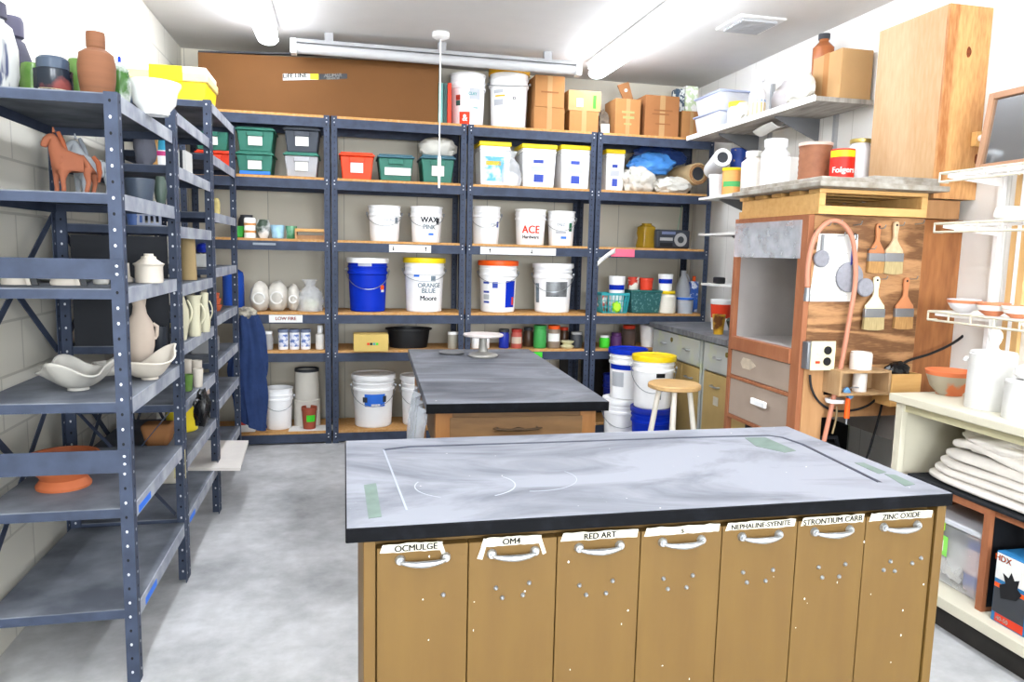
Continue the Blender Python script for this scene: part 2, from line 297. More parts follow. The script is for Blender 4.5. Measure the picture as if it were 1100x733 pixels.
fixture(1.93, 3.3, 5.74, 2.90, 'right ceiling tube light, long and bright above the stool')
for k, (x, y) in enumerate([(-.5, .3), (1.93, .5), (-.5, -2.4), (1.93, -2.2)]):  # unseen fixtures added for frontal fill
    fixture(x, y, y+2.44, 2.90, 'tube light on the ceiling out of the picture, %s row' % ['left', 'right', 'left rear', 'right rear'][k])
t = T('unlit_strip_light', 'unlit white tube fitting across the ceiling above the cardboard sheet', 'ceiling light', (.7, 5.6, 2.87))
g = G(); g.box(-1.04, 1.04, -.032, .032, .048, .072); [g.box(q-.03, q+.03, -.02, .02, .072, .1295) for q in (-.8, 0, .8)]; g.build('housing', mat('grey_fixture', 0x9A9A9A, .5), t)
G().tube([(-1.02, 0, .012), (1.02, 0, .012)], .036, 14).build('dead_tube', mat('dead_tube', 0xB4B4B4, .3, var=.02), t)
for s in (-1, 1): G().box(s*1.06, s*1.02, -.045, .045, -.03, .07).build('end_cap', fixw, t, bevel=.004)
t = T('pull_cord', 'white pull cord hanging from a round ceiling rose in front of the shelves', 'pull cord', (.66, 5.35, ZC))
G().lathe([(0, -.001), (.06, -.001), (.06, -.03), (.03, -.045), (0, -.045)], 20).build('rose', fixw, t)
z1 = wz(190, .68, 5.35)-ZC; G().tube([(0, 0, -.04), (.0, 0, z1+.16)], .005, 8).build('cord', fixw, t)
G().lathe([(0, .16), (.006, .159), (.013, .13), (.013, .06), (.007, -.08), (0, -.08)], 14, (0, 0, z1)).build('pull_grip', fixw, t)
t = T('ceiling_vent', 'square white air vent in the ceiling', 'vent', (2.56, 4.53, ZC))
G().box(-.16, .16, -.16, .16, -.014, -.001).build('frame', fixw, t, bevel=.003)
g = G(); [g.box(-.12, .12, -.12+k*.026, -.106+k*.026, -.03, -.0145) for k in range(10)]; g.build('louvres', mat('vent_grey', 0xA9AAAC, .5), t)
# ------------------------------------------------------------------ steel shelving
def holes(g, x, y, z0, z1, axis, step=.05, r=.0045, mi=1):
    z = z0; q = 0
    while z < z1:
        n = 6; q += 1; g.mi = 2 if (mi == 3 and (q*7) % 5 < 3) else 1
        if axis == 'y': v = g.pts([(x+r*math.cos(2*PI*k/n), y, z+1.3*r*math.sin(2*PI*k/n)) for k in range(n)])
        else: v = g.pts([(x, y+r*math.cos(2*PI*k/n), z+1.3*r*math.sin(2*PI*k/n)) for k in range(n)])
        g.f(v); z += step
    g.mi = 0
def angle_post(x, y, sx, sy, h, parent, w=.036, step=.05, tk=.003, mi=1, bolts=()):
    """slotted angle: corner at (x,y), flanges running along sx*X and sy*Y"""
    g = G(); g.box(x, x+sx*w, y, y+sy*tk, 0, h); g.box(x, x+sx*tk, y+sy*tk, y+sy*w, 0, h)
    for e in (-.0006, tk+.0006):
        holes(g, x+sx*w*.55, y+sy*e, .04, h-.02, 'y', step, mi=mi); holes(g, x+sx*e, y+sy*w*.55, .04, h-.02, 'x', step, mi=mi)
    g.mi = 2
    for zb in bolts:
        for d in (0, .026):
            c = (x+sx*w*.5, y-sy*.003, zb-d) ; g.blob(c, (.006, .004, .006), 0, 0, sub=1, flat=False)
    g.mi = 0
    return g.build('post', [steel, hole, hole2], parent)
ZS = [2.459, 2.012, 1.557, 1.013, .722, .098]
XP = [-1.14, -.096, .922, 1.9635, 2.985]
names = ['behind the left shelves', 'holding the blue pail', 'holding the orange-lidded pail', 'beside the grey counter']
for i in range(4):
    x0, x1 = XP[i]+.006, XP[i+1]-.006; y1 = SH+.44
    t = T('shelving_unit', 'tall grey steel shelving unit on the back wall, bay '+names[i], 'shelving', ((x0+x1)/2, SH, 0), 0, 'back wall shelving units'); w = (x1-x0)/2
    for sx in (-1, 1):
        angle_post(sx*w, 0, -sx, 1, ZS[0], t, .042, .042, bolts=[z-.02 for z in ZS]); angle_post(sx*w, y1-SH, -sx, -1, ZS[0], t, .042, .042)
    for z in ZS:
        G().box(-w+.004, w-.004, .004, y1-SH-.004, z-.018, z).build('shelf_board', board, t)
        g = G()
        for yy in (.0035, y1-SH-.0175): g.box(-w+.004, w-.004, yy, yy+.014, z-.085, z-.018)
        g.build('shelf_beam', steel, t)
# left wall units, end faces toward the camera
XA, XW = -.69, -1.16
UN = [(2.60, 3.42, [1.963, 1.655, 1.352, .982, .622, .268]), (3.43, 4.302, [2.057, 1.83, 1.575, 1.322, 1.06, .80, .545, .28]), (4.312, 5.22, [2.26, 1.985, 1.675, 1.37, 1.10, .85, .62, .28])]
un = ['nearest the camera with the horse', 'middle one of three', 'farthest one, under the yellow box']
for i, (y0, y1, zs) in enumerate(UN):
    t = T('steel_shelving', 'blue-grey slotted steel unit on the left wall, '+un[i], 'shelving', (0, 0, 0), 0, 'left wall shelving units')
    for x, sx in ((XA, -1), (XW, 1)):
        for y, sy in ((y0, 1), (y1, -1)):
            angle_post(x, y, sx, sy, zs[0]+.004, t, .04, .05, bolts=([1.425, .80] if x == XA and y == y0 and i == 0 else []), mi=3)
    for z in zs:
        g = G(); g.mi = 1; g.box(XW+.004, XA-.0045, y0+.004, y1-.004, z-.004, z); g.mi = 0
        for yy in (y0+.0035, y1-.0075): g.box(XW+.005, XA-.005, yy, yy+.004, z-.034, z-.004)
        g.mi = 2; g.box(XA-.008, XA-.0036, y0+.008, y1-.008, z-.05, z+.0005); g.mi = 0; g.box(XW+.0036, XW+.008, y0+.008, y1-.008, z-.04, z-.004)
        g.build('shelf', [steel, dustd, dusty_lit], t)
    ym = (y0+y1)/2
    for (za, zb) in ((.33, .97), (1.05, 1.6)):
        G().bar((XW-.003, y0+.02, za), (XW-.003, y1-.02, zb), .004, .03).build('cross_brace', steel, t); G().bar((XW-.008, y0+.02, zb), (XW-.008, y1-.02, za), .004, .03).build('cross_brace', steel, t)
    if i == 0:
        for za, zb in ((1.382, 1.447), (.745, .822)): G().box(XW+.004, XA-.004, y0-.004, y0-.0005, za, zb).build('end_rail', steel, t)
    if i == 1:
        for za, zb in ((1.06, 1.53),): G().box(XW+.045, XA-.05, y0+.012, y0+.016, za, zb).build('end_panel', mat('dark_panel', 0x24262B, .7), t)
        for xa in (-1, 1): G().bar((-.93+xa*.19, y0+.008, .3), (-.93-xa*.19, y0+.008, .78), .03, .003).build('end_brace', steel, t)
# blue tape scraps and stickers on the shelf lips
for k, (y0, y1, z) in enumerate([(2.68, 2.84, .622), (2.72, 2.88, .268), (3.5, 3.62, .28)]):
    simple('tape_strip', G().box(XA-.0034, XA-.0024, y0, y1, z-.045, z-.02), bluet, 'strip of blue tape on the aisle edge, %s' % ['second lowest shelf of the nearest left unit', 'lowest shelf of the nearest left unit', 'lowest shelf of the middle left unit'][k], 'tape', 'blue tape on shelf edges')
# ------------------------------------------------------------------ the island bench
IX0, IX1, IY0, IY1, IZ = .0, 1.497, 1.515, 2.24, .92
t = T('storage_island', 'ochre storage bench with seven labelled bin fronts under the large clay-dusted top', 'cabinet', (0, 0, 0))
by = 1.540; seams = [.064, .263, .465, .666, .872, 1.073, 1.264, 1.464]; zt = IZ-.0325
g = G(); g.box(.037, .062, by-.012, IY1-.03, 0, zt); g.box(1.466, 1.492, by-.012, IY1-.03, 0, zt); g.box(.062, 1.466, IY1-.06, IY1-.03, 0, zt); g.box(.062, 1.466, by+.02, IY1-.06, .02, .05); g.box(.062, 1.466, by+.021, by+.031, .05, zt)
g.build('carcass', tanp, t, bevel=.002)
names7 = ['OCMULGE', 'OM4', 'RED ART', 's', 'NEPHALINE-SYENITE', 'STRONTIUM CARB', 'ZINC OXIDE']
tp = [(.075, .20, .012), (.125, .205, .0), (.275, .46, 0), (.47, .66, 0), (.672, .866, 0), (.878, 1.058, 0), (1.075, 1.255, 0)]
bolts = [[(.045, -.065)], [(-.038, -.06), (.038, -.055), (-.023, -.08), (.024, -.078)], [(-.045, -.068), (.035, -.064), (-.028, -.088), (.02, -.088)], [(-.042, -.068), (.032, -.066), (-.03, -.09), (.018, -.09)],
         [(-.04, -.068), (.04, -.068), (-.028, -.09), (.022, -.09)], [(-.03, -.07), (.045, -.068), (-.018, -.093), (.03, -.094)], [(-.02, -.07), (.045, -.078), (.07, -.068), (-.038, -.088), (-.005, -.092)]]
rnd = random.Random(4)
for k in range(7):
    a, b = seams[k]+.0012, seams[k+1]-.0012; c = (a+b)/2
    d = G().box(a, b, by-.006, by+.019, .03, zt-.022).build('bin_front', tanp, t, bevel=.0015)
    # handle: bowed zinc pull with two round feet
    g = G(); zh = .829; hw = .049
    for s in (-1, 1):
        g.tube([(c+s*hw, by-.0065, zh+.008), (c+s*hw, by-.0145, zh+.008)], .010, 14, rs=[.0115, .0085]); g.tube([(c+s*hw, by-.014, zh+.008), (c+s*hw, by-.019, zh+.008)], .005, 10)
    ps = [(c+s*hw, by-.015-.012*(1-s*s)**.5, zh+.007-.004*(1-s*s)) for s in [-1+.1*i for i in range(21)]]
    g.tube(ps, .005, 8, rs=[.0038+.004*(1-abs(-1+.1*i))**.7 for i in range(21)]); g.build('pull_handle', chrome, d)
    for u, v in bolts[k]: G().tube([(c+u, by-.0062, zh+v*1.2), (c+u, by-.0085, zh+v*1.2), (c+u, by-.0115, zh+v*1.2)], .004, 10, rs=[.0055, .005, .0028]).build('bolt', wire, d)
    x0, x1, _ = tp[k]; x0, x1 = a+.006+(.02 if k == 1 else 0), b-.006-(.05 if k == 0 else .03 if k == 1 else 0)
    g = G(); zc = .864; nn = 14; hh = .0098
    top = [(x0+(x1-x0)*i/nn, zc+hh+rnd.uniform(-.0015, .0015)) for i in range(nn+1)]; bot = [(x0+(x1-x0)*i/nn, zc-hh+rnd.uniform(-.001, .001)) for i in range(nn+1)]
    top[0] = (x0+.006, top[0][1]); bot[-1] = (x1-.003, bot[-1][1])
    g.prism(bot+top[::-1], by-.0061, by-.0072)
    if k < 2: g.prism([(x1-.012, zc+.010), (x1-.002, zc+.008), (x1+.012, zh+.002), (x1+.004, zh-.002)], by-.0061, by-.007)
    if k == 1: g.prism([(x0+.004, zc-.001), (x0+.016, zc+.006), (x0+.004, zh-.004), (x0-.008, zh-.001)], by-.0061, by-.007)
    l = g.build('tape_label', tape, d, smooth=0)
    n = names7[k]
    lettering(n, min(.0195, (x1-x0-.012)/(len(n)*.60)), ink, l, lambda u, v, cc=(x0+x1)/2+(.0 if k else .01), z=zc: (cc+u, by-.0078, z+v-.0012+u*.02))
# scuffs of dry white slip on the fronts
g = G()
for _ in range(34):
    x, z = rnd.uniform(.07, 1.46), rnd.choice([rnd.uniform(.6, .86), rnd.uniform(.25, .75)]); w = rnd.uniform(.0008, .0025); h = rnd.uniform(.001, .004)
    g.prism([(x-w, z-h*.3), (x+w*.4, z-h), (x+w, z+h*.2), (x, z+h)], by-.0064, by-.0068)
g.build('slip_splash', paper, t, smooth=0)
# bench top
tb = T('bench_top', 'large black-edged bench top smeared with white clay dust, nearest the camera', 'table top', (0, 0, 0))
g = G(); g.box(IX0, IX1, IY0, IY1, IZ-.032, IZ); sl = g.build('slab', [edgeb], tb, bevel=.003)
g = G().box(IX0+.003, IX1-.003, IY0+.003, IY1-.003, IZ, IZ+.0012).build('dusted_surface', islandtop, tb)
def onslab(px, py, z=IZ):
    n = FW+RT_*((px-550)/FPX)-UP_*((py-366.5)/FPX); k = (z-EYE)/n.z; return (n.x*k, n.y*k)
groove = [(437, 549), (412, 484), (440, 480.5), (600, 475.5), (760, 470), (826, 468.5), (840, 470.5), (862, 478), (945, 519)]
def ribbon(g, pts, w, z0, z1):
    P = [Vector((x, y, 0)) for x, y in pts]; q = []
    for i, p in enumerate(P):
        d = (P[min(i+1, len(P)-1)]-P[max(i-1, 0)]).normalized(); n = Vector((-d.y, d.x, 0))*w/2; q.append((p+n, p-n))
    for (a, b), (c, d) in zip(q, q[1:]):
        v = g.pts([(a.x, a.y, z1), (b.x, b.y, z1), (d.x, d.y, z1), (c.x, c.y, z1)]); g.f(v)
        v = g.pts([(a.x, a.y, z0), (a.x, a.y, z1), (c.x, c.y, z1), (c.x, c.y, z0)]); g.f(v)
        v = g.pts([(b.x, b.y, z1), (b.x, b.y, z0), (d.x, d.y, z0), (d.x, d.y, z1)]); g.f(v)
gp = [onslab(*p) for p in groove]
ribbon(g2 := G(), gp[1:], .012, IZ+.001, IZ+.0022); g2.build('groove_line', mat('dark_scored_line', 0x2E3344, .5, var=.3, scale=20), tb, smooth=0)
ribbon(g2 := G(), gp[:2], .005, IZ+.001, IZ+.0022); g2.build('groove_line', mat('pale_scored_line', 0x9CA0AC, .6), tb, smooth=0)
for pl_ in ([(391, 522), (404, 520), (410, 556), (396, 558)], [(800, 471), (822, 470.5), (855, 485), (843, 487), (812, 480)], [(918, 498), (928, 498), (952, 508), (944, 510)], [(950, 510), (962, 511), (983, 521), (972, 523)]):
    G().prism([onslab(*p) for p in pl_], IZ+.0012, IZ+.002, 'xy').build('green_patch', mat('celadon_residue', 0x66776F, .5, var=.12, scale=25), tb, smooth=0)
def arc(c, r, a0, a1, n=24, ex=1): return [(c[0]+r*ex*math.cos(a0+(a1-a0)*i/n), c[1]+r*math.sin(a0+(a1-a0)*i/n)) for i in range(n+1)]
g2 = G(); cc = onslab(500, 522)
ribbon(g2, arc(cc, .10, 2.7, 4.1, ex=1.25), .0026, IZ+.001, IZ+.0018); g2.build('dried_slip_ring', mat('dried_slip', 0xA9ACB4, .8), tb, smooth=0); g2 = G(); ribbon(g2, arc(cc, .10, -1.1, .55, ex=1.25), .003, IZ+.001, IZ+.0018); g2.build('dried_slip_ring', mat('dried_slip', 0xA9ACB4), tb, smooth=0); g2 = G(); cc = onslab(570, 515); ribbon(g2, arc(cc, .10, -1.8, .5, ex=1.2), .0014, IZ+.001, IZ+.0018)
g2.build('dried_slip_ring', mat('dried_slip', 0xA9ACB4, .8), tb, smooth=0)
# ------------------------------------------------------------------ the middle table
MZ = .88; rz = -.038; mc = (.74, 3.77)
t = T('work_table', 'dark-topped wooden work table behind the large bench', 'table', (mc[0], mc[1], 0), rz)
w, d = .385, .835
G().box(-w, w, -d, d, MZ-.042, MZ).build('table_top', [tabletop, edgeb], t, bevel=.003)
G().box(-w-.0015, w+.0015, -d-.0015, -d, MZ-.042, MZ-.002).build('edge_band', edgeb, t)
G().box(-w+.045, w-.045, -d+.05, d-.05, MZ-.235, MZ-.043).build('apron', darkw, t)
dr = G().box(-w+.1, w-.1, -d+.042, -d+.0495, MZ-.21, MZ-.07).build('drawer_front', darkw, t, bevel=.003)
g = G(); [g.tube([(q*.085, -d+.0415, .006), (q*.085, -d+.02, .006)], .006, 8) for q in (-1, 1)]; g.tube([(-.105, -d+.03, .008), (-.085, -d+.021, .006), (-.03, -d+.018, .003), (0, -d+.018, .006), (.03, -d+.018, .003), (.085, -d+.021, .006), (.105, -d+.03, .008)], .006, 8, rs=[.003, .006, .006, .011, .006, .006, .003]); g.build('pull_handle', mat('bronze_pull', 0x4C3A28, .5, .5), dr, loc=(0, 0, MZ-.125))
for sx in (-1, 1):
    for sy in (-1, 1): G().box(sx*(w-.04), sx*(w-.11), sy*(d-.045), sy*(d-.115), 0, MZ-.043).build('leg', wood('leg_wood%d' % (sx+sy), 0x8A5A2C, 0xA87440, 'z', 4, dist=2, ring=.3), t, bevel=.003)
x, y = .80, 4.28   # banding wheel
bz = T('banding_wheel', 'grey turntable with a wide round head on the far end of the work table', 'turntable', (x, y, MZ))
G().lathe([(0, 0), (.085, 0), (.09, .006), (.085, .016), (.04, .024), (.028, .03), (.024, .07), (.022, .11), (0, .11)], 28).build('base', mat('cast_grey', 0x9B9892, .5, .3, var=.15, scale=20), bz)
G().lathe([(0, .111), (.03, .112), (.115, .12), (.12, .126), (.118, .134), (0, .136)], 36).build('wheel_head', mat('dusty_wheel', 0xBDB4B0, .6, var=.1, scale=14), bz)
x, y = .63, 4.40; simple('shallow_dish', G().lathe([(0, 0), (.06, 0), (.075, .006), (.078, .012), (.07, .008), (0, .004)], 24), mat('dish_grey', 0x6F6F70, .5), 'flat grey dish on the far end of the work table beside the turntable', 'dish', loc=(x, y, MZ))
bg = T('hanging_plastic_sheet', 'crumpled clear plastic sheet hanging off the left side of the work table', 'plastic sheet', (.345, 3.0, .5), rz)
G().grid(lambda a, b: (-.03-.05*b+.016*math.sin(a*22+b*5)+.012*noise.noise(Vector((a*5, b*6, 3))), a*.62-.02, .335-b*(.42+.05*math.sin(a*9))), 40, 20).build('sheet', mat('clear_film', 0xCBD3DC, .2, alpha=.5, var=.2, scale=12, bump=.5), bg, smooth=60)
# ------------------------------------------------------------------ counter on the right wall
CZ = .95; CF = 2.5
simple('countertop', G().box(CF-.03, XR-.002, 3.98, SH-.012, CZ-.04, CZ), ctop, 'grey slate-like counter top along the right wall beside the shelving', 'counter top', bevel=.003)
def cabinet(y0, y1, label, bins, group='grey counter cabinets'):
    t = T('base_cabinet', label, 'cabinet', (CF, (y0+y1)/2, 0), 0, group); h = (y1-y0)/2; zt = CZ-.041
    G().box(.02, XR-CF-.003, -h+.001, h-.001, .06, zt).build('body', greycab, t); G().box(.0, .02, -h+.001, -h+.03, .0, zt).build('stile', greycab, t); G().box(.0, .02, h-.03, h-.001, .0, zt).build('stile', greycab, t)
    dr = G().box(-.012, .018, -h+.033, h-.033, zt-.20, zt-.01).build('drawer', greycab, t, bevel=.003)
    for s in ((-.5, .42) if bins > 1 else (0,)):
        g = G(); g.tube([(-.012, s*h-.045, zt-.10), (-.034, s*h-.035, zt-.10), (-.034, s*h+.035, zt-.10), (-.012, s*h+.045, zt-.10)], .006, 8); g.build('pull_handle', chrome, dr)
    g = G(); g.tube([(-.0125, .05, zt-.06), (-.018, .05, zt-.06)], .018, 14); g.build('lock', mat('brass_lock', 0x8A7A3A, .4, .7), dr)
    for k in range(bins):
        a = -h+.033+(2*h-.066)*k/bins; b = a+(2*h-.066)/bins
        dd = G().box(-.008, .018, a+.002, b-.002, .08, zt-.215).build('bin_front', tan2, t, bevel=.002); m = (a+b)/2; zz = zt-.30
        g = G(); g.tube([(-.008, m-.05, zz), (-.03, m-.045, zz), (-.036, m, zz), (-.03, m+.045, zz), (-.008, m+.05, zz)], .007, 8); g.build('pull_handle', chrome, dd)
        G().box(-.0095, -.0082, m-.04, m+.03, zz-.11-.02*(k % 2), zz-.05-.02*(k % 2)).build('paper_label', tape, dd)
cabinet(4.82, 5.70, 'grey and tan base cabinet with three bin pulls behind the stool', 3); cabinet(4.0, 4.80, 'grey and tan base cabinet half hidden by the wooden booth', 2)
# ------------------------------------------------------------------ wooden spray booth
BX, BY0, BY1, BZ = 2.2, 3.23, 3.93, 1.715; BR = 2.86
t = T('wooden_booth', 'brown wooden booth cabinet with an open front and two drawers, brushes hung on its side', 'cabinet', (0, 0, 0))
zs = 1.045
g = G(); g.box(BX, BX+.03, BY1-.035, BY1, 0, BZ); g.box(BX, BX+.03, BY0, BY0+.075, 0, BZ); g.box(BX, BX+.03, BY0+.075, BY1-.035, BZ-.05, BZ); g.box(BX-.01, BX+.03, BY0+.075, BY1-.035, zs-.075, zs); g.box(BX, BX+.03, BY0+.075, BY1-.035, .80, .818); g.box(BX, BX+.03, BY0+.075, BY1-.035, .565, .585)
g.build('front_frame', brownw, t, bevel=.002)
g = G(); g.box(BX+.03, BR, BY0+.02, BY0+.032, .705, BZ-.001); g.box(BX+.03, BR, BY1-.02, BY1, .55, BZ-.001); g.box(BR-.015, BR, BY0+.032, BY1-.02, .55, BZ-.001); g.box(BX+.03, BR-.015, BY0+.032, BY1-.02, BZ-.02, BZ-.001); g.box(BX+.03, BR-.015, BY0+.032, BY1-.02, zs-.02, zs-.002)
g.build('inner_lining', greyin, t)
G().box(BX+.031, BR, BY0, BY0+.019, .975, BZ).build('side_panel', ply, t, bevel=.002)
g = G(); zb = .7; g.box(BX+.031, BX+.15, BY0, BY0+.019, 0, .973); g.box(BX+.15, BR+.0, BY0, BY0+.019, .705, .82); g.box(BX+.26, BR, BY0, BY0+.019, .82, .973); g.box(BX+.15, BX+.26, BY0, BY0+.019, .873, .973); g.build('lower_side_panel', plylow, t)
G().box(BX+.15, BX+.26, BY0+.0195, BY0+.0199, .82, .873).build('dark_slot', black, t)
d1 = G().box(BX+.006, BX+.02, BY0+.077, BY1-.037, .822, zs-.08).build('drawer', greypan, t, bevel=.002); d2 = G().box(BX+.006, BX+.02, BY0+.077, BY1-.037, .588, .796).build('drawer', greypan, t, bevel=.002)
hx = [(math.cos(PI/3*k)*.07*(1+.3*(k % 2)), math.sin(PI/3*k)*.035) for k in range(6)]
G().prism([(3.72+a, .905+b) for a, b in hx], BX+.0045, BX+.006, 'yz').build('old_label', mat('pale_sticker', 0xC6B8A4, .8, var=.12, scale=30), d1)
for zt_, s in ((.915, 'SPRAY'), (.895, 'BOOTH')): pass
g = G(); g.tube([(BX+.006, 3.53, .72), (BX-.02, 3.53, .72)], .012, 10); g.box(BX-.034, BX-.018, 3.46, 3.60, .705, .738); g.build('knob', white, d2, bevel=.006)
g = G(); g.box(BX-.004, BX-.0015, BY0+.05, BY1-.01, 1.50, BZ-.025); g.build('plastic_curtain', clearp, t)
t2 = simple('dark_block', G().box(-.03, .03, -.07, .07, 0, .055), black, 'small black block on the floor of the open booth', 'block', bevel=.01, loc=(2.33, 3.37, zs))
t9 = T('shop_vacuum', 'black rounded machine in the dark under the wooden booth', 'machine', (2.56, 3.50, 0)); G().lathe([(0, 0), (.17, 0), (.19, .04), (.19, .34), (.16, .40), (0, .42)], 28).build('drum', black, t9); G().lathe([(0, .4201), (.10, .4205), (.09, .49), (0, .50)], 24).build('motor_head', grey_rub, t9); G().tube([(-.11, -.02, .41), (-.07, -.02, .53), (.07, -.02, .53), (.11, -.02, .41)], .012, 8).build('carry_handle', greyd, t9)  # black shape added to darken the shaded space under the booth
tag(G().box(BX+.16, BR+.2, BY1+.01, BY1+.03, 0, .7).build('dark_backboard', black), 'dark board behind the machine under the booth', 'board')  # black sheet added so the opening under the booth reads as shade
# switch plate on the near stile
t = T('switch_box', 'ivory outlet and switch plate on the side of the wooden booth', 'outlet', (2.285, BY0, 1.02))
G().box(-.075, .06, -.05, -.001, -.06, .075).build('back_box', mat('galv_box', 0x8C9096, .4, .7), t, bevel=.004)
pf = G().box(-.06, .075, -.056, -.051, -.065, .08).build('plate', ivory, t, bevel=.003)
for zz in (.035, -.02): G().tube([(.03, -.056, zz), (.03, -.061, zz)], .021, 16).build('socket', black, pf)
G().box(-.03, -.012, -.068, -.056, .02, .045).build('toggle', white, pf, bevel=.003); G().box(-.034, -.01, -.059, -.056, -.03, -.018).build('indicator', redt, pf)
# cables
def cable(name, pts, r, m, label, cat, group=None, n=8, sub=6):
    P = [Vector(p) for p in pts]; q = []
    for i in range(len(P)-1):
        a, b, c, d = P[max(i-1, 0)], P[i], P[i+1], P[min(i+2, len(P)-1)]
        for k in range(sub):
            s = k/sub; q.append(.5*((2*b)+(c-a)*s+(2*a-5*b+4*c-d)*s*s+(3*b-a-3*c+d)*s**3))
    q.append(P[-1]); return tag(G().tube(q, r, n).build(name, m), label, cat, group)
def onside(px, py, y=None):
    y = BY0-.02 if y is None else y
    n = FW+RT_*((px-550)/FPX)-UP_*((py-366.5)/FPX); k = y/n.y; return (n.x*k, y, EYE+n.z*k)
cable('power_cable', [onside(*p) for p in [(870, 403), (872, 418), (880, 432), (895, 441), (915, 441), (932, 436), (944, 426)]], .006, grey_rub, 'dark grey cable looping down from the outlet plate on the booth', 'cable')
cable('power_cable', [onside(*p) for p in [(949, 426), (945, 445), (938, 470), (931, 493)]], .006, grey_rub, 'dark cable hanging below the small open wooden box', 'cable')
cable('power_cable', [onside(*p, y=BY0-.03) for p in [(962, 398), (975, 388), (1000, 380), (1025, 368), (1045, 352)]], .007, black, 'black cable rising to the right behind the terracotta bowl', 'cable')
cable('rubber_hose', [onside(*p, y=BY0-.05) for p in [(867, 308), (868, 285), (874, 258), (884, 243), (896, 237), (908, 243), (916, 258), (919, 285), (918, 310), (912, 345), (905, 385), (895, 430), (885, 474)]], .0115, pinkh, 'pinkish rubber hose looped over a hook and hanging down the booth side', 'hose', n=12)
simple('hose_clamp', G().lathe([(0, -.035), (.016, -.035), (.016, .0), (.014, .0), (.014, .03), (0, .03)], 14), ferr, 'metal hose coupling at the free end of the pinkish hose', 'coupling', loc=onside(867, 316, BY0-.05))
# hanging papers and tools
g = G(); p = [onside(*q, y=BY0-.003) for q in [(880, 251), (922, 252), (918, 324), (869, 324)]]; g.prism([(v[0], v[2]) for v in p], BY0-.0015, BY0-.003)
pp = tag(g.build('paper_sheet', paper, smooth=0), 'white sheets of paper pinned to the booth side behind the round grey pads', 'paper')
g = G(); rr = random.Random(2)
for k in range(12):
    a = onside(884, 262+k*5, BY0-.0034); b = onside(912-rr.uniform(0, 14), 262+k*5, BY0-.0034); g.box(a[0], b[0], BY0-.0036, BY0-.0031, a[2]-.001, a[2]+.0008)
g.build('printed_lines', mat('grey_print', 0x8A8C92, .8), pp, smooth=0)
def hook(px, py):
    p = onside(px, py, BY0); G2 = G(); G2.tube([(p[0], BY0+.0, p[2]), (p[0], BY0-.055, p[2]+.003), (p[0], BY0-.062, p[2]+.018)], .0028, 6)
    return tag(G2.build('hook', wire), 'metal hook on the side of the wooden booth', 'hook', 'hooks on the booth side')
for p in [(884, 243), (896, 241), (917, 242), (942, 246), (962, 243), (983, 241), (932, 268), (944, 300), (976, 300), (899, 254)]: hook(*p)
def pad(px, py, r, dy, label, string=True):
    p = onside(px, py, BY0-dy); t = T('round_pad', label, 'round pad', p, 0, None)
    g = G(); n = 30
    R = [[(r*k*math.cos(2*PI*i/n), y_, r*k*math.sin(2*PI*i/n)) for i in range(n)] for k, y_ in ((.01, -.009), (.9, -.009), (1, -.004), (1, .004), (.9, .008), (.01, .008))]
    rings = [g.pts(q) for q in R]
    for a, b in zip(rings, rings[1:]):
        for i in range(n): g.f([a[i], a[(i+1) % n], b[(i+1) % n], b[i]])
    g.build('disc', felt, t)
    if string: G().bar((0, 0, r*.9), (0, 0, r+.075), .014, .004).build('loop', ferr, t)
pad(882.5, 278, .042, .012, 'small round grey sponge pad hanging over the paper sheets'); pad(912.5, 298, .0745, .014, 'large round grey sponge pad at the middle of the booth side', False); pad(929.5, 309, .046, .028, 'medium round grey pad overlapping the large one on its right', False)
def brush(px, py0, py1, wpx, hcol, bcol, label, dy=.015, ang=0):
    a = onside(px, py0, BY0-dy); b = onside(px, py1, BY0-dy); L_ = a[2]-b[2]; w = wpx*dep(*a)/FPX/2; t = T('paint_brush', label, 'brush', (a[0], a[1], a[2]), 0, None); t.rotation_euler = (0, ang, 0)
    hz = L_*.60; pr = [(w*.10, 0), (w*.26, -L_*.03), (w*.30, -L_*.10), (w*.2, -L_*.26), (w*.24, -L_*.36), (w*.62, -L_*.47), (w*.92, -L_*.54), (w*.95, -hz)]
    pts = pr+[(-x_, z_) for x_, z_ in pr[::-1]]
    G().prism(pts, -.007, .007).build('handle', hcol, t, bevel=.003)
    G().tube([(0, -.0078, -L_*.07), (0, .0078, -L_*.07)], .006, 10).build('hang_hole', black, t)
    G().box(-w, w, -.0095, .0095, -L_*.76, -hz+.001).build('ferrule', ferr, t, bevel=.002)
    g = G(); g.prism([(-w*.97, -L_*.755), (w*.97, -L_*.755), (w*1.0, -L_*.98), (w*.4, -L_), (-w*.5, -L_*.995), (-w*1.0, -L_*.98)], -.0085, .0085); g.build('bristles', bcol, t)
brush(944, 240, 294, 20, brassw, bristle, 'orange-handled flat brush, upper left of the four brushes'); brush(963, 238, 295, 23, mat('bare_wood_brush', 0xC9AE8C, .7, var=.15, scale=30), bristle2, 'bare-wood handled wide brush, upper right of the four brushes', .02)
brush(942, 297, 355, 25, mat('cream_brush_handle', 0xE2D8B4, .5), bristle2, 'cream-handled wide brush, lower left of the four brushes', .03); brush(974, 298, 354, 23, brassw, bristle, 'orange-handled brush, lower right of the four brushes', .015)
a = onside(917, 252, BY0-.03); t = T('scissors', 'black-handled scissors hanging behind the pinkish hose', 'scissors', a)
g = G(); [g.tube([(s*.009+.009*math.cos(u*PI/6), 0, -.012+.016*math.sin(u*PI/6)) for u in range(13)], .003, 6, cap=False) for s in (-1, 1)]; g.build('handles', black, t); G().prism([(-.006, -.03), (.006, -.03), (.004, -.14), (-.002, -.15)], -.002, .002).build('blades', blued, t)
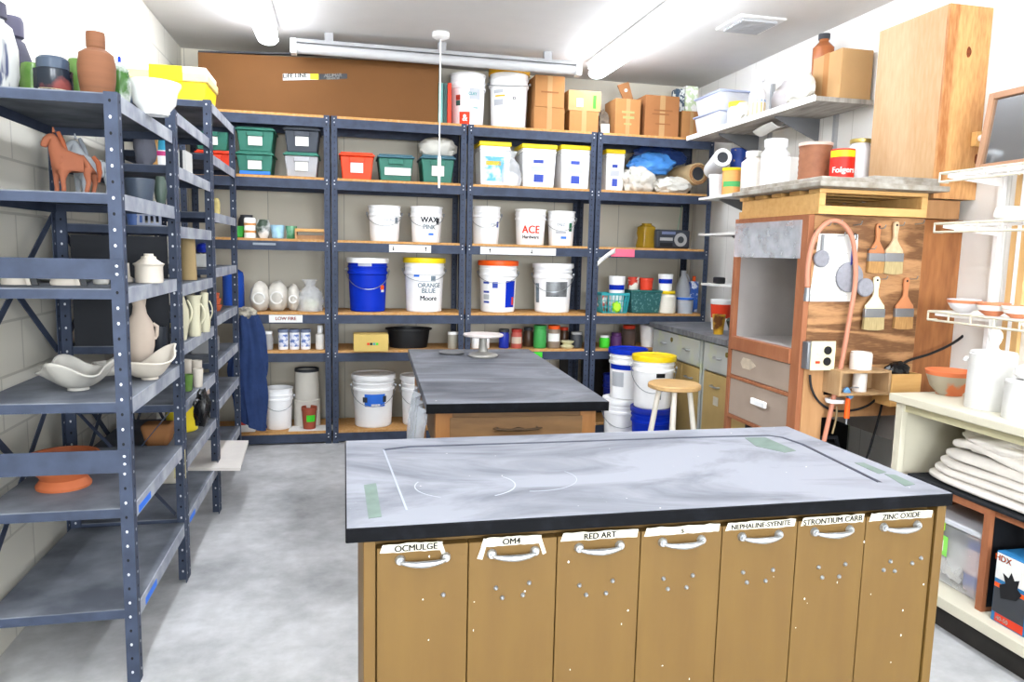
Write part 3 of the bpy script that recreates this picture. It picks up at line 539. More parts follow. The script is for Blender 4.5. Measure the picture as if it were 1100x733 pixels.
# open wooden box with a white cylinder jug
x0 = onside(912, 400)[0]; x1 = onside(960, 400)[0]; yb = BY0-.001; yf = BY0-.13
t = T('small_open_box', 'small open-fronted wooden box fixed to the booth side', 'box', (0, 0, 0)); z0, z1 = wz(424, x1, yf)+.0, wz(398, x1, yf)
x0, x1 = wx(900, yf, z1)+.015, wx(958, yf, z1)
g = G(); g.box(x0, x1, yf, yb, z1-.012, z1); g.box(x0, x1, yf, yb, z0, z0+.012); g.box(x0, x0+.012, yf, yb, z0+.012, z1-.012); g.box(x1-.012, x1, yf, yb, z0+.012, z1-.012); g.box(x0+.012, x1-.012, yb-.01, yb, z0+.012, z1-.012); g.build('box_shell', fur, t)
tg = T('white_cylinder', 'translucent white plastic cylinder on the small open box', 'container', ((x0+x1)/2+.015, (yf+yb)/2, z1)); G().lathe([(0, .0), (.052, 0), (.052, .075), (.047, .085), (.047, .082), (.044, .082), (.044, .01), (0, .01)], 26).build('cup', mat('milky_plastic', 0xECE4DC, .4, alpha=.9), tg)
tg = T('white_cylinder', 'narrow white cylinder standing inside the small open box', 'container', ((x0+x1)/2+.01, (yf+yb)/2-.01, z0+.012)); G().lathe([(0, 0), (.033, 0), (.033, z1-z0-.03), (0, z1-z0-.03)], 20).build('cup', mat('milky_plastic', 0xECE4DC), tg)
# second wooden box with black bag
x2 = x1+.005; t = T('wooden_box', 'open wooden box holding a black bag beside the small open box', 'box', (0, 0, 0)); x3 = x2+.17; z0b = z0-.06; z1b = z1-.02; yf2 = yf+.0
g = G(); g.box(x2, x3, yf2, yf2+.012, z0b, z1b); g.box(x2, x3, yb-.012, yb, z0b, z1b); g.box(x2, x2+.012, yf2+.012, yb-.012, z0b, z1b); g.box(x3-.012, x3, yf2+.012, yb-.012, z0b, z1b); g.box(x2+.012, x3-.012, yf2+.012, yb-.012, z0b, z0b+.01); g.build('box_shell', pine, t)
simple('black_bag', G().blob((0, 0, 0), (.07, .042, .06), 3, .3), mat('bin_bag', 0x0F1012, .25, bump=.6, scale=12), 'crumpled black plastic bag in the open wooden box', 'bag', loc=((x2+x3)/2-.005, (yf2+yb)/2, z1b-.02+.012))
# glue gun style spray tool on a white shelf plate
a = onside(903, 430, BY0-.05); t = T('corner_plate', 'small white shelf plate on the booth side under the outlet', 'plate', (a[0]-.02, BY0-.045, a[2]))
G().lathe([(0, -.012), (.055, -.012), (.06, 0), (.06, .006), (0, .006)], 24, sy=.7).build('plate', white, t)
t = T('spray_gun', 'orange-handled tool with blue clamp hanging beside the small open box', 'tool', onside(911, 428, BY0-.105))
G().tube([(0, 0, .0), (0, 0, -.10)], .012, 10, rs=[.011, .014]).build('handle', orange, t); G().tube([(0, 0, -.10), (0, 0, -.13)], .005, 8).build('tip', ferr, t)
g = G(); g.bar((-.02, 0, .05), (.015, 0, .0), .02, .025); g.bar((-.03, 0, .03), (-.005, 0, .04), .016, .016); g.build('clamp', mat('light_blue_metal', 0x6FA4D4, .35, .3), t, bevel=.003); G().tube([(-.01, 0, .04), (.02, 0, .055), (.055, 0, .052)], .003, 6).build('lever', wire, t)
cable('wire_loop', [onside(*p, y=BY0-.05) for p in [(899, 437), (898, 450), (894, 466)]], .005, mat('tan_rubber', 0x8F7C5A), 'short tan rubber strap hanging under the white plate', 'strap')
# pallet and plaster bats on the booth
t = T('wooden_pallet', 'pine slatted pallet frame lying on top of the wooden booth', 'pallet', (0, 0, 0)); px0, px1, py0, py1 = 2.22, 2.83, 3.19, 3.93; pz = BZ+.001
g = G()
for yy in (py0, py1-.03): g.box(px0, px1, yy, yy+.03, pz, pz+.04)
for xx in (px0, px1-.035): g.box(xx, xx+.035, py0+.03, py1-.03, pz, pz+.1)
for xx in (px0, px1-.035): g.box(xx, xx+.035, py0, py0+.03, pz+.04, pz+.1)
g.build('frame', pine, t, bevel=.002)
for k in range(5): yy = py0+.0+(py1-py0-.09)*k/4; G().box(px0, px1, yy, yy+.09, pz+.101, pz+.12).build('slat', pine, t, bevel=.002)
zz = pz+.121
for k, (dx, dy) in enumerate([(0, 0), (.05, .06)]):
    for j in range(1):
        g = G(); g.box(px0-.07+dx, 2.862-.006*k, py0-.1+dy, py1-.03, zz, zz+.026); zz += .027
        tag(g.build('plaster_board', plaster, bevel=.004), ['speckled white plaster slab directly on the pine pallet', 'speckled white plaster slab, middle of the stack on the pallet'][k], 'slab', 'plaster slabs')
tag(G().box(px0+.28, 2.862, py0-.02, py1-.1, zz, zz+.016).build('plaster_board', plaster, bevel=.003), 'short speckled white slab, topmost on the pallet stack', 'slab', 'plaster slabs')
BT = zz
tag(G().box(px1+.01, XR-.06, BY0+.0, BY0+.12, BZ+.001, BZ+.095).build('wood_block', plylow, bevel=.003), 'brown wooden block on the booth between the pallet and the tall wooden box', 'block')
# tall wooden box on the wall, and ply panel under it
t = T('tall_wooden_box', 'tall plywood box standing high against the right wall with a dark knot', 'box', (0, 0, 0)); zb = BZ+.10
g = G(); g.box(2.868, XR-.003, 3.2, 3.215, zb, 2.745); pn = g.build('front_panel', fur2, t)
G().box(2.868, XR-.003, 3.216, 3.69, zb, 2.745).build('body', fur, t)
for q, r_ in (((1041, 56), .017), ((1049, 171), .016)):
    a = onside(*q, y=3.1995); g = G(); g.prism([(a[0]+r_*.8*math.cos(u*PI/8), a[2]+r_*1.5*math.sin(u*PI/8)*(1-.25*math.cos(u*PI/8))) for u in range(16)], 3.1985, 3.1999); g.build('knot', mat('dark_knot', 0x6E3415, .6, var=.4, scale=60), pn, smooth=0)
a = onside(1051, 150, y=3.19); tcl = T('wood_cleat', 'small square wooden cleat with a white knob on the tall wooden box', 'block'); G().box(a[0]-.035, XR-.004, 3.165, 3.1995, a[2]-.035, a[2]+.035).build('cleat', pine, tcl, bevel=.003)
a = onside(1058, 148, 3.13); G().lathe([(0, -.02), (.018, -.012), (.022, 0), (.018, .012), (0, .02)], 16).build('knob', white, tcl, loc=(a[0], 3.143, a[2]))
tag(G().box(BR+.005, XR-.003, BY0+.03, BY0+.05, .0, BZ-.002).build('wall_board', wood('wall_board_ply', 0x87522A, 0xAE7240, 'z', 5, dist=3, ring=.5)), 'brown plywood board filling the gap between booth and right wall', 'board')
# ------------------------------------------------------------------ wall shelves on the right
def bracket_shelf(x0, y0, y1, z, th, name, label, m, group, br=()):
    t = T(name, label, 'shelf', (0, 0, 0), 0, group)
    G().box(x0, XR-.028, y0, y1, z-th, z).build('shelf_board', m, t, bevel=.002)
    for yb_ in br:
        g = G(); g.prism([(XR-.03, z-th), (x0+.06, z-th), (x0+.06, z-th-.012), (XR-.055, z-th-.14), (XR-.03, z-th-.16)], yb_-.006, yb_+.006); g.build('bracket', mat('bracket_grey', 0x6F7072, .5, .3), t)
dk = mat('shelf_underside', 0x9A948C, .7, var=.3, scale=6, stretch=(6, 1, 1))
bracket_shelf(2.70, 3.99, 5.66, 2.452, .028, 'wall_shelf', 'white-edged wall shelf high on the right wall under the big cardboard box', dk, 'bracket shelves on the right wall', (4.5, 5.25))
tag(G().box(2.69, 2.699, 3.98, 5.66, 2.42, 2.455).build('shelf_edging', white), 'white edging strip along the front of the high wall shelf', 'trim')
bracket_shelf(2.66, 4.05, 5.33, 1.945, .02, 'wall_shelf', 'white wall shelf holding tubs and cans left of the plaster slabs', mat('shelf_white', 0xD5D3CF, .6), 'bracket shelves on the right wall', (4.5, 5.1))
bracket_shelf(2.72, 4.6, 5.42, 1.675, .018, 'wall_shelf', 'narrow empty white wall shelf left of the booth, above the counter', mat('shelf_white', 0xD5D3CF, .6), 'bracket shelves on the right wall', (5.0,))
bracket_shelf(2.76, 4.7, 5.42, 1.29, .018, 'wall_shelf', 'lowest small white wall shelf above the counter', mat('shelf_white', 0xD5D3CF, .6), 'bracket shelves on the right wall', (5.0,))
for k, yy in enumerate((4.35, 5.12)):
    tag(G().box(XR-.026, XR-.001, yy-.012, yy+.012, 1.15, 2.78).build('shelf_standard', mat('standard_grey', 0xB5B7BA, .4, .5)), ['metal shelf rail on the right wall nearer the camera', 'metal shelf rail on the right wall nearer the back shelves'][k], 'rail', 'shelf rails')
# wire shelves by the camera
def wire_shelf(z, x0, y1, label):
    t = T('wire_shelf', label, 'shelf', (0, 0, 0), 0, 'white wire shelves'); y0 = 1.9; r = .0035
    g = G()
    n = 34
    for k in range(n): yy = y0+.01+(y1-y0-.02)*k/(n-1); g.tube([(x0, yy, z), (XR-.03, yy, z)], .0028, 5)
    for xx in (x0+.1, x0+.2): g.tube([(xx, y0, z-.004), (xx, y1, z-.004)], r, 6)
    g.build('deck_wires', white, t)
    g = G(); g.tube([(x0, y0, z), (x0, y1, z), (XR-.03, y1, z)], .0055, 8); g.tube([(x0, y0, z-.04), (x0, y1, z-.04), (x0+.05, y1, z-.04)], .0055, 8)
    yy = y1
    while yy > y0: g.tube([(x0, yy, z), (x0, yy, z-.04)], .0045, 6); yy -= .125
    g.build('front_rail', creamc, t)
    G().prism([(x0+.03, z-.006), (XR-.03, z-.006), (XR-.03, z-.05), (x0+.03, z-.02)], 2.55, 2.556).build('bracket', white, t)
    G().prism([(x0+.03, z-.006), (XR-.03, z-.006), (XR-.03, z-.05), (x0+.03, z-.02)], 3.02, 3.026).build('bracket', white, t)
WZ = [1.915, 1.680, 1.262]
wire_shelf(WZ[0], 2.75, 3.04, 'top white wire shelf on the right wall carrying the framed mirror'); wire_shelf(WZ[1], 2.75, 3.045, 'middle white wire shelf on the right wall with the round white jar'); wire_shelf(WZ[2], 2.75, 3.035, 'lowest white wire shelf on the right wall holding three bowls')
tag(G().box(XR-.024, XR-.002, 2.86, 2.95, .0, 2.995).build('wall_stud', studw), 'light pine vertical strip on the right wall behind the wire shelves', 'wood strip')
tag(G().box(XR-.027, XR-.001, 3.02, 3.045, .95, 2.99).build('shelf_standard', white), 'white slotted rail on the right wall behind the wire shelves', 'rail')
tag(G().box(XR-.027, XR-.0245, 2.895, 2.915, .95, 2.99).build('shelf_standard', white), 'white slotted rail screwed on the pine strip', 'rail')
# ------------------------------------------------------------------ cream cabinet
t = T('cream_cabinet', 'cream-painted open cabinet along the right wall under the wire shelves', 'cabinet', (0, 0, 0)); cx, cy0, cy1, cz = 2.4, 1.2, 2.80, .915
G().box(cx-.03, XR-.02, cy0, cy1, cz-.035, cz).build('cabinet_top', creamc, t, bevel=.004)
g = G(); g.box(cx, XR-.02, cy1-.045, cy1-.02, .0, cz-.036); g.box(cx-.005, cx+.022, cy1-.06, cy1-.02, .0, cz-.036); g.box(cx, XR-.02, cy0, cy0+.025, 0, cz-.036); g.box(XR-.035, XR-.02, cy0, cy1-.045, 0, cz-.036); g.build('side_panel', creamc, t, bevel=.002)
G().box(cx+.01, XR-.036, cy0+.026, cy1-.046, cz-.075, cz-.037).build('under_rail', creamin, t)
G().box(cx-.04, XR-.036, cy0+.026, cy1-.02, .10, .145).build('bottom_shelf', creamc, t, bevel=.003)
G().box(cx, cx+.02, cy0+.026, cy1-.02, 0, .099).build('toe_kick', trimb, t)
cz1 = .145
t = T('wooden_cubby', 'dark brown wooden cubby box with black top inside the cream cabinet', 'box', (0, 0, 0)); kx0, ky0, ky1, kz = 2.42, wy(1060, 2.42, .38), 2.70, .56
g = G(); g.box(kx0, XR-.06, ky0, ky0+.03, cz1, kz); g.box(kx0, XR-.06, ky0+.03, ky1, kz-.03, kz); g.box(kx0, XR-.06, ky1-.03, ky1, cz1, kz-.03); g.build('frame', brownw, t)
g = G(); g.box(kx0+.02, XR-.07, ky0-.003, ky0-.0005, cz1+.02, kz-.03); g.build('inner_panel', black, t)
tag(G().box(kx0-.008, XR-.06, 1.4, ky1, kz+.001, kz+.014).build('black_mat', blackc, bevel=.004), 'black mat under the folded canvas on the wooden cubby', 'mat')
tag(G().box(kx0+.02, XR-.06, 1.5, ky0-.004, kz-.03, kz).build('support_board', brownw), 'brown board carrying the right end of the folded canvas', 'board')
film = mat('thin_clear_film', 0xE2E4E6, .25, alpha=.38, var=.15, scale=14, bump=.6)
# ------------------------------------------------------------------ pails
def pail(label, x, y, z, r, h, body=None, lid=None, name='pail', group='pails', bail=True, labels=(), texts=(), open_=False, rot=0, sagk=.35):
    body = body or white; t = T(name, label, 'bucket', (x, y, z), face(x, y)+rot, group); rb = r*.86
    hl = h if not lid else h*.955
    rad = lambda zz: rb+(r*.965-rb)*zz/h
    pr = [(0, .002), (rb*.96, 0), (rb, .006), (rad(h*.70), h*.70), (r*.995, h*.71), (r, h*.73), (r*.985, h*.76), (rad(h*.8), h*.765), (rad(h*.82), h*.83), (r*.99, h*.835), (r*.99, h*.855), (rad(h*.87), h*.86), (rad(h*.9), hl-.012), (r*1.0, hl-.01), (r*1.0, hl)]
    if lid is None or open_: pr += [(r*.93, hl), (rb*.92, h*.25), (0, h*.25)]
    else: pr += [(0, hl)]
    bd = G().lathe(pr, 36).build('body', body, t)
    if lid: G().lathe([(r*.9, hl-.014), (r*1.03, hl-.016), (r*1.045, hl), (r*1.035, h+.004), (r*.96, h+.006), (r*.92, h-.002), (0, h-.002)], 36).build('lid', lid, t)
    if bail:
        ze = h*.78; sg = h*sagk
        g = G(); ps = [((r+.008)*math.sin(a), -(r+.008)*math.cos(a), ze-sg*math.cos(a)) for a in [(-1+.1*i)*PI*.48 for i in range(21)]]; g.tube(ps, .0028, 5)
        for s in (-1, 1): g.tube([(s*r, 0, ze), (s*(r+.014), 0, ze)], .012, 8)
        g.build('bail', wire, t)
    for (nm, u0, u1, v0, v1, m) in labels:
        patch(G(), 0, u0, u1, v0*h, v1*h, rz=rad).build(nm, m, t)
    for (s, u, v, size, m) in texts:
        lettering(s, size, m, t, lambda a, b, u=u, v=v: ((rad(v*h+b)+.0026)*math.sin(u+a/r), -(rad(v*h+b)+.0026)*math.cos(u+a/r), v*h+b))
    return t
def bp(label, pl, pr_, pt, zi, y, **k):
    z = ZS[zi]; x, r, h = meas(pl, pr_, pt, y, z); r /= 1.03; return pail(label, x, y, z+.0005, r, h, **k)
YM = SH+.19
slate = mat('grey_slip_label', 0x6E7C86, .7, var=.2, scale=30); foil = mat('duct_tape', 0x86888A, .4, .4, col2=0x55575A, scale=12, thr=(.4, .7)); faint = mat('faint_print', 0xB9BCC2, .8, var=.05); bprint = mat('blue_print', 0x3B4FA8, .7, var=.05); rprint = mat('red_print', 0xE2401F, .7, var=.03); gprint = mat('teal_print', 0x4E9A98, .7)
bp('white pail with faint writing, left on the upper middle shelf above the blue pail', 395, 431, 221, 2, YM, labels=[('small_label', .75, 1.0, .5, .68, slate)], texts=[('GLAZE', .4, .6, .035, faint)])
bp('white pail marked WAX in black marker above the yellow-lidded pail', 440, 476, 222, 2, YM, labels=[('small_label', .7, .95, .5, .68, greyd), ('tape_strip', .15, .5, .2, .26, bluet)], texts=[('WAX', .2, .62, .06, ink), ('PINK', .2, .42, .05, slate)])
bp('bright blue pail with a white rim on the middle shelf', 373, 417, 278, 3, YM, body=blue, lid=white, labels=[('orange_label', .75, 1.05, .42, .50, orange), ('white_label', .8, 1.05, .37, .415, paper), ('slip_smear', -.5, .2, .84, .93, faint)])
bp('white pail with a yellow lid marked ORANGE BLUE Moore', 433, 478, 278, 3, YM, lid=yellow, labels=[('tape_strip', -.55, -.25, .66, .70, bluet), ('sticker', .35, .62, .58, .68, slate)], texts=[('ORANGE', .3, .5, .05, slate), ('BLUE', .25, .40, .055, slate), ('Moore', .25, .26, .055, ink)], sagk=.2)
bp('white lidded pail with blue tape patch on the bottom shelf behind the table', 378, 424, 404, 5, YM, lid=white, labels=[('blue_patch', -.45, .62, .42, .66, bluet), ('tape_label', -.1, .35, .43, .47, paper), ('dark_mark', -.55, -.3, .5, .6, greyd), ('dark_mark', .5, .7, .5, .62, greyd)])
bp('narrow white pail on the bottom shelf half hidden by the work table', 430, 466, 405, 5, YM, lid=white, labels=[('orange_label', .15, .35, .62, .68, orange), ('dark_mark', .1, .4, .45, .55, slate)])
bp('open white pail on the bottom shelf beside the navy cloth', 284, 315, 418, 5, SH+.17, open_=True, sagk=.3)
bp('large white pail with a red elephant-like emblem on the top shelf', 482, 522, 79, 0, YM, bail=False, labels=[('red_label', -.75, -.45, .48, .58, mat('dark_red_label', 0xA8402C, .7)), ('green_label', -.75, -.45, .38, .475, mat('dark_green_label', 0x3A6A60, .7)), ('red_label', -.5, .15, .02, .26, rprint), ('print_block', .1, .8, .5, .7, faint)], texts=[('&', -.15, .14, .07, paper), ('CLAY', .3, .6, .03, gprint), ('mix', .5, .35, .03, gprint)])
bp('tall white pail with a golden lid on the top shelf', 524, 568, 74, 0, YM, lid=yellowd, sagk=.1, labels=[('yellow_bar', -.8, -.2, .52, .55, yellowd), ('print_block', -.9, -.3, .58, .64, faint), ('print_block', -.9, -.3, .38, .48, faint)], texts=[('o', .3, .5, .05, ink), ('KEEP DRY', .2, .15, .02, faint)])
bp('white pail with faint writing, leftmost above the orange-lidded pail', 506, 538, 222, 2, YM, labels=[('tape_strip', .9, 1.1, .45, .6, bprint)], texts=[('LIMES', .55, .52, .035, faint)])
bp('white pail with large red block lettering', 552, 587, 225, 2, YM, bail=False, texts=[('ACE', .05, .42, .085, rprint), ('Hardware', .05, .22, .038, ink)])
bp('white pail with green label and blue tape, right of the red-lettered pail', 587, 618, 227, 2, YM, labels=[('green_label', .65, .95, .42, .66, mat('dkgreen_label', 0x2E6B4A, .7)), ('tape_strip', 0, .45, .2, .27, bluet), ('print_block', -.4, .4, .35, .42, faint)], texts=[('TALC', .0, .6, .03, slate)])
bp('white pail with an orange lid and blue side label', 513, 556, 281, 3, YM, lid=orange, labels=[('blue_label', .45, 1.15, .1, .62, blue), ('red_mark', .9, 1.1, .15, .3, redt), ('blue_print', -.9, -.5, .56, .6, bprint), ('blue_print', -.9, -.5, .38, .42, bprint), ('blue_print', -.9, -.5, .18, .22, bprint), ('print_block', -.9, -.5, .25, .35, faint), ('print_block', -.3, 0, .48, .6, bprint)], sagk=.2)
bp('white pail with a silver duct-tape patch', 571, 615, 284, 3, YM, lid=white, labels=[('duct_tape_patch', -.35, .9, .33, .64, foil), ('dark_mark', -1.1, -.8, .2, .6, slate)], bail=True)
tt = pail('white pail with yellow lid standing on the floor stack by the stool', 2.245, 5.08, .375, .158, .385, lid=yellow, labels=[('black_label', .15, .6, .62, .7, black), ('print_block', .2, .45, .2, .35, slate)], sagk=.45)
pail('blue-lidded bottom pail under the yellow-lidded pail', 2.245, 5.08, 0, .155, .372, body=blue, lid=blued, bail=False)
pail('white pail with blue lid behind the yellow-lidded pail', 2.19, 5.46, .375, .150, .385, lid=blue, bail=False, labels=[('blue_band', -1.2, .5, .6, .7, blue), ('print_block', -1.0, -.2, .25, .55, faint)])
pail('white bottom pail of the rear stack beside the counter', 2.15, 5.44, 0, .152, .372, lid=white, bail=True)
x, r, h = meas(648, 666, 402, SH+.2, ZS[5]); pail('deep blue narrow pail on the bottom shelf beside the stacked pails', x+.0, SH+.16, ZS[5]+.0005, r*1.35, h*1.0, body=blued, bail=False)
# square buckets with yellow lids
def sqbucket(label, pl, pr_, pt, y, zi=1, lab='grey', h_=None):
    z = ZS[zi]; x, r, h = meas(pl, pr_, pt, y, z); t = T('square_bucket', label, 'bucket', (x, y, z+.0005), 0, 'yellow-lidded square buckets'); w = r*.93
    g = G(); g.box(-w, w, -w, w, 0, h*.8, tx=w*.09, ty=w*.09); g.box(-w*1.03, w*1.03, -w*1.03, w*1.03, h*.80, h*.85); g.box(-w, w, -w, w, h*.851, h*.90); g.build('body', white, t, bevel=.008)
    G().box(-w*1.06, w*1.06, -w*1.06, w*1.06, h*.90, h).build('lid', yellow, t, bevel=.006)
    yf = lambda v: -w*(.91+.09*v/.8)-.0016
    def quad(nm, u0, u1, v0, v1, m):
        g = G(); a = g.pts([(u0*w, yf(v0), v0*h), (u1*w, yf(v0), v0*h), (u1*w, yf(v1), v1*h), (u0*w, yf(v1), v1*h)]); g.f(a); b_ = g.pts([(u0*w, yf(v0)+.0008, v0*h), (u1*w, yf(v0)+.0008, v0*h), (u1*w, yf(v1)+.0008, v1*h), (u0*w, yf(v1)+.0008, v1*h)]); g.f(b_); g.build(nm, m, t, smooth=0)
    if lab == 'blue':
        quad('picture_label', -.85, .6, .1, .66, mat('aqua_label', 0x5FA8E6, .5, col2=0xDDEEF8, scale=14, thr=(.45, .62))); quad('yellow_strip', -.6, .4, .46, .56, yellow)
    else:
        quad('print_block', -.35, .25, .56, .64, bprint); quad('grey_band', -.5, .45, .36, .5, faint); quad('blue_square', -.3, .28, .12, .3, bprint)
    return t
sqbucket('detergent bucket with blue swirl label and yellow lid, leftmost on its shelf', 511, 546, 153, YM-.02, lab='blue'); sqbucket('yellow-lidded white square bucket in the middle of three on the shelf', 555, 594, 156, YM-.02)
sqbucket('yellow-lidded white square bucket left of the shelving post, right of the middle one', 596, 631, 157, YM-.02); sqbucket('yellow-lidded white square bucket just right of the post beside the white sheeting', 646, 668, 161, YM)
# lidded storage tubs
def tub(label, pl, pr_, pt, y, z, col, lid, lab=(-.35, .35, .25, .62), group='storage tubs', stack=None):
    x, r, h = meas(pl, pr_, pt, y, z); t = T('storage_tub', label, 'storage tub', (x, y, z+.0005), 0, group); w = r*.97; d = .15
    g = G(); g.box(-w*.93, w*.93, -d, d, 0, h*.86, tx=w*.13, ty=.02); g.build('body', col, t, bevel=.008)
    g = G(); g.box(-w*.42, w*.42, -d-.012, -d+.01, h*.62, h*.82, tx=0); g.build('handle_grip', col, t, bevel=.004)
    g = G(); g.box(-w, w, -d-.014, d+.014, h*.862, h*.93); g.box(-w*.9, w*.9, -d, d, h*.93, h); g.build('lid', lid, t, bevel=.004)
    a, b_, v0, v1 = lab
    G().box(a*w, b_*w, -d-.001, -d+.012, v0*h, v1*h).build('paper_label', paper, t)
    return h
s1 = ZS[1]
h = tub('red tub under a green tub at the left end of the upper shelf', 214, 252, 163, YM, s1, redt, redt); tub('green tub on top of the red tub at the left end', 212, 249, 139, YM, s1+h+.001, green, green)
h = tub('lower green tub with blue tape, in the stack of two green tubs', 256, 296, 164, YM, s1, green, green); tub('upper green tub in the stack of two green tubs', 256, 297, 138, YM, s1+h+.001, green, green)
h = tub('grey tub under the dark tub beside the post', 306, 344, 165, YM, s1, mat('grey_tub', 0xA3A3A6, .5), green); tub('dark tub stacked on the grey tub', 306, 345, 138, YM, s1+h+.001, mat('charcoal_tub', 0x3A3F48, .5), mat('charcoal_tub', 0x3A3F48, .5))
tub('orange-red tub with a white label', 364, 402, 165, YM, s1, mat('orange_red_tub', 0xE2441C, .5), mat('orange_red_tub', 0xE2441C, .5)); tub('green tub with a long white label between the orange-red tub and the bagged one', 404, 444, 167, YM, s1, green, mat('slate_green_lid', 0x3F6572, .5), lab=(-.6, .8, .22, .5)); h = tub('green tub carrying a stuffed white bag', 449, 487, 168, YM, s1, green, mat('slate_green_lid', 0x3F6572, .5))
x = wx(470, YM, s1+h); simple('white_bag', G().blob((0, 0, 0), (.155, .12, .085), 5, .2), polyw, 'stuffed white plastic bag on a green tub', 'bag', loc=(x, YM, s1+h+.0015+.068))
simple('tape_strip', G().box(-.11, .10, -.002, 0, 0, .022), bluet, 'wide blue tape strip at the foot of the lower green tub', 'tape', loc=(wx(275, YM-.15, s1), YM-.166, s1+.004))
# cardboard sheet and sticker
Yc = SH+.03; xa, xb = wx(213, Yc, 2.7), wx(471, Yc, 2.7); za = wz(56, xa, Yc); zbb = wz(68, xb, Yc)
t = T('cardboard_sheet', 'long brown cardboard sheet standing on top of the back shelving', 'cardboard sheet', (0, 0, 0))
G().prism([(xa, ZS[0]+.001), (xb, ZS[0]+.001), (xb, zbb), (xa, za)], Yc, Yc+.05).build('panel', kraft, t, bevel=.002)
G().prism([(xa+.002, za+.0005), (xb-.4, zbb+.0005+.02), (xb-.4, zbb+.03), (xa+.002, za+.012)], Yc+.002, Yc+.046).build('dark_edge', greyd, t)
xs, xe, zc = wx(304, Yc, 2.7), wx(373, Yc, 2.7), wz(83.5, wx(338, Yc, 2.7), Yc); wl_ = xe-xs; xm = xs+wl_*.55
st = G().prism([(xs, zc-.035), (xm, zc-.012), (xm, zc+.028), (xs, zc+.012)], Yc-.003, Yc-.0005).build('sticker', paper, t, smooth=0)
G().prism([(xm+.0, zc-.012), (xe, zc+.010), (xe, zc+.045), (xm, zc+.028)], Yc-.003, Yc-.0005).build('sticker', greyd, t, smooth=0)
G().prism([(xm-.06, zc-.014), (xm, zc-.012), (xm, zc+.028), (xm-.06, zc+.024)], Yc-.004, Yc-.0031).build('sticker_square', yellow, t, smooth=0)
lettering('LIFE LINE', .042, ink, st, lambda a, b: ((xs+xm)/2-.04+a, Yc-.0045, zc+.002+b+a*.11)); lettering('ALUMAR', .032, paper, st, lambda a, b: ((xm+xe)/2+a, Yc-.0045, zc+.024+b+a*.11)); lettering('GRADE 50', .02, paper, st, lambda a, b: ((xm+xe)/2+a, Yc-.0045, zc+.003+b+a*.11))
# cardboard boxes on top
def carton(label, pl, pr_, pt, y, z, m=card, d=.13, group='cardboard boxes on the top shelf', marks=(), z2=None, rz=0):
    x, r, h = meas(pl, pr_, pt, y, z); t = T('cardboard_box', label, 'box', (x, y, z+.0008), rz, group)
    G().box(-r, r, -d, d, 0, h).build('carton', m, t, bevel=.003)
    G().box(-r*.16, r*.16, -d-.0012, -d+.02, 0, h+.0008).build('packing_tape', card2, t)
    for (u0, u1, v0, v1, mm, nm) in marks: G().box(u0*r, u1*r, -d-.002, -d-.0013, v0*h, v1*h).build(nm, mm, t)
    return h
z = ZS[0]; pcard = mat('brown_print', 0x8C5C34, .8); tprint = mat('green_brown_print', 0x9A9A62, .8)
h = carton('lower carton of the tall stack beside the golden-lidded pail', 569, 602, 117, YM, z); carton('upper carton of the tall stack beside the golden-lidded pail', 570, 602, 83, YM, z+h+.001, marks=[(-.6, .6, .45, .5, pcard, 'print_line')])
h = carton('lower carton under the one with a green sticker', 606, 638, 121, YM, z); carton('carton with a green sticker on its right', 605, 641, 99, YM, z+h+.001, m=card2, marks=[(.5, .7, .15, .8, greent, 'green_sticker'), (-.5, -.1, .2, .6, paper, 'white_label')])
carton('carton with faded green print under the leaning brown tag', 654, 682, 108, YM, z, marks=[(-.5, .5, .6, .66, tprint, 'print_line'), (-.4, .5, .45, .52, tprint, 'print_line'), (-.3, .3, .28, .33, tprint, 'print_line')])
carton('wide printed carton on the right half of the top shelf', 685, 723, 104, YM, z, m=mat('carton_deep', 0xB87C4C, .85, k=.7), marks=[(-.5, .6, .62, .66, pcard, 'print_line'), (-.6, .4, .53, .57, pcard, 'print_line'), (-.4, .5, .30, .33, pcard, 'print_line')])
carton('small carton at the right end of the top shelf under the packets', 725, 748, 121, YM, z, d=.11)
x = wx(672, YM, z+.35); t = T('brown_tag_board', 'brown board tag with a hole leaning on top of a carton', 'board', (x, YM, z+meas(654, 682, 108, YM, z)[2]+.003)); g = G(); g.prism([(-.075, .125), (.02, .16), (.075, .0), (-.01, .0)], -.006, .006); g.build('board', cardd, t); G().tube([(-.0, -.0065, .09), (-.0, .0065, .09)], .014, 12).build('hole', paper, t)
for k, (pl, pr_, pt, m, lb) in enumerate([(723, 733, 96, mat('packet_dark', 0x3A4C5E, .5, col2=0xD8DCD8, scale=30, thr=(.48, .55)), 'dark and white packet on the small carton'), (733, 747, 93, mat('packet_green', 0xC8D8B0, .5, col2=0xF0F0EC, scale=20, thr=(.48, .55)), 'pale green and white packet on the small carton, right one')]):
    zz = z+meas(725, 748, 121, YM, z)[2]+.002; x, r, h = meas(pl, pr_, pt, YM, zz); simple('packet', G().box(-r, r, -.05, .05, 0, h), m, lb, 'packet', 'packets on the small carton', bevel=.004, loc=(x, YM, zz))
x = wx(647, YM, z); t = simple('crumpled_bracket', G().blob((0, 0, 0), (.05, .06, .11), 8, .5), mat('brown_grey_scrap', 0x6B5F52, .7, var=.4, scale=20), 'brown and grey scrap leaning between the cartons above the post', 'scrap', loc=(x, YM, z+.0925)); simple('paper_scrap', G().box(-.035, .035, -.002, .002, 0, .07), paper, 'small white paper flap in front of the scrap between cartons', 'paper', loc=(wx(650, SH+.03, z), SH+.03, z+.001))
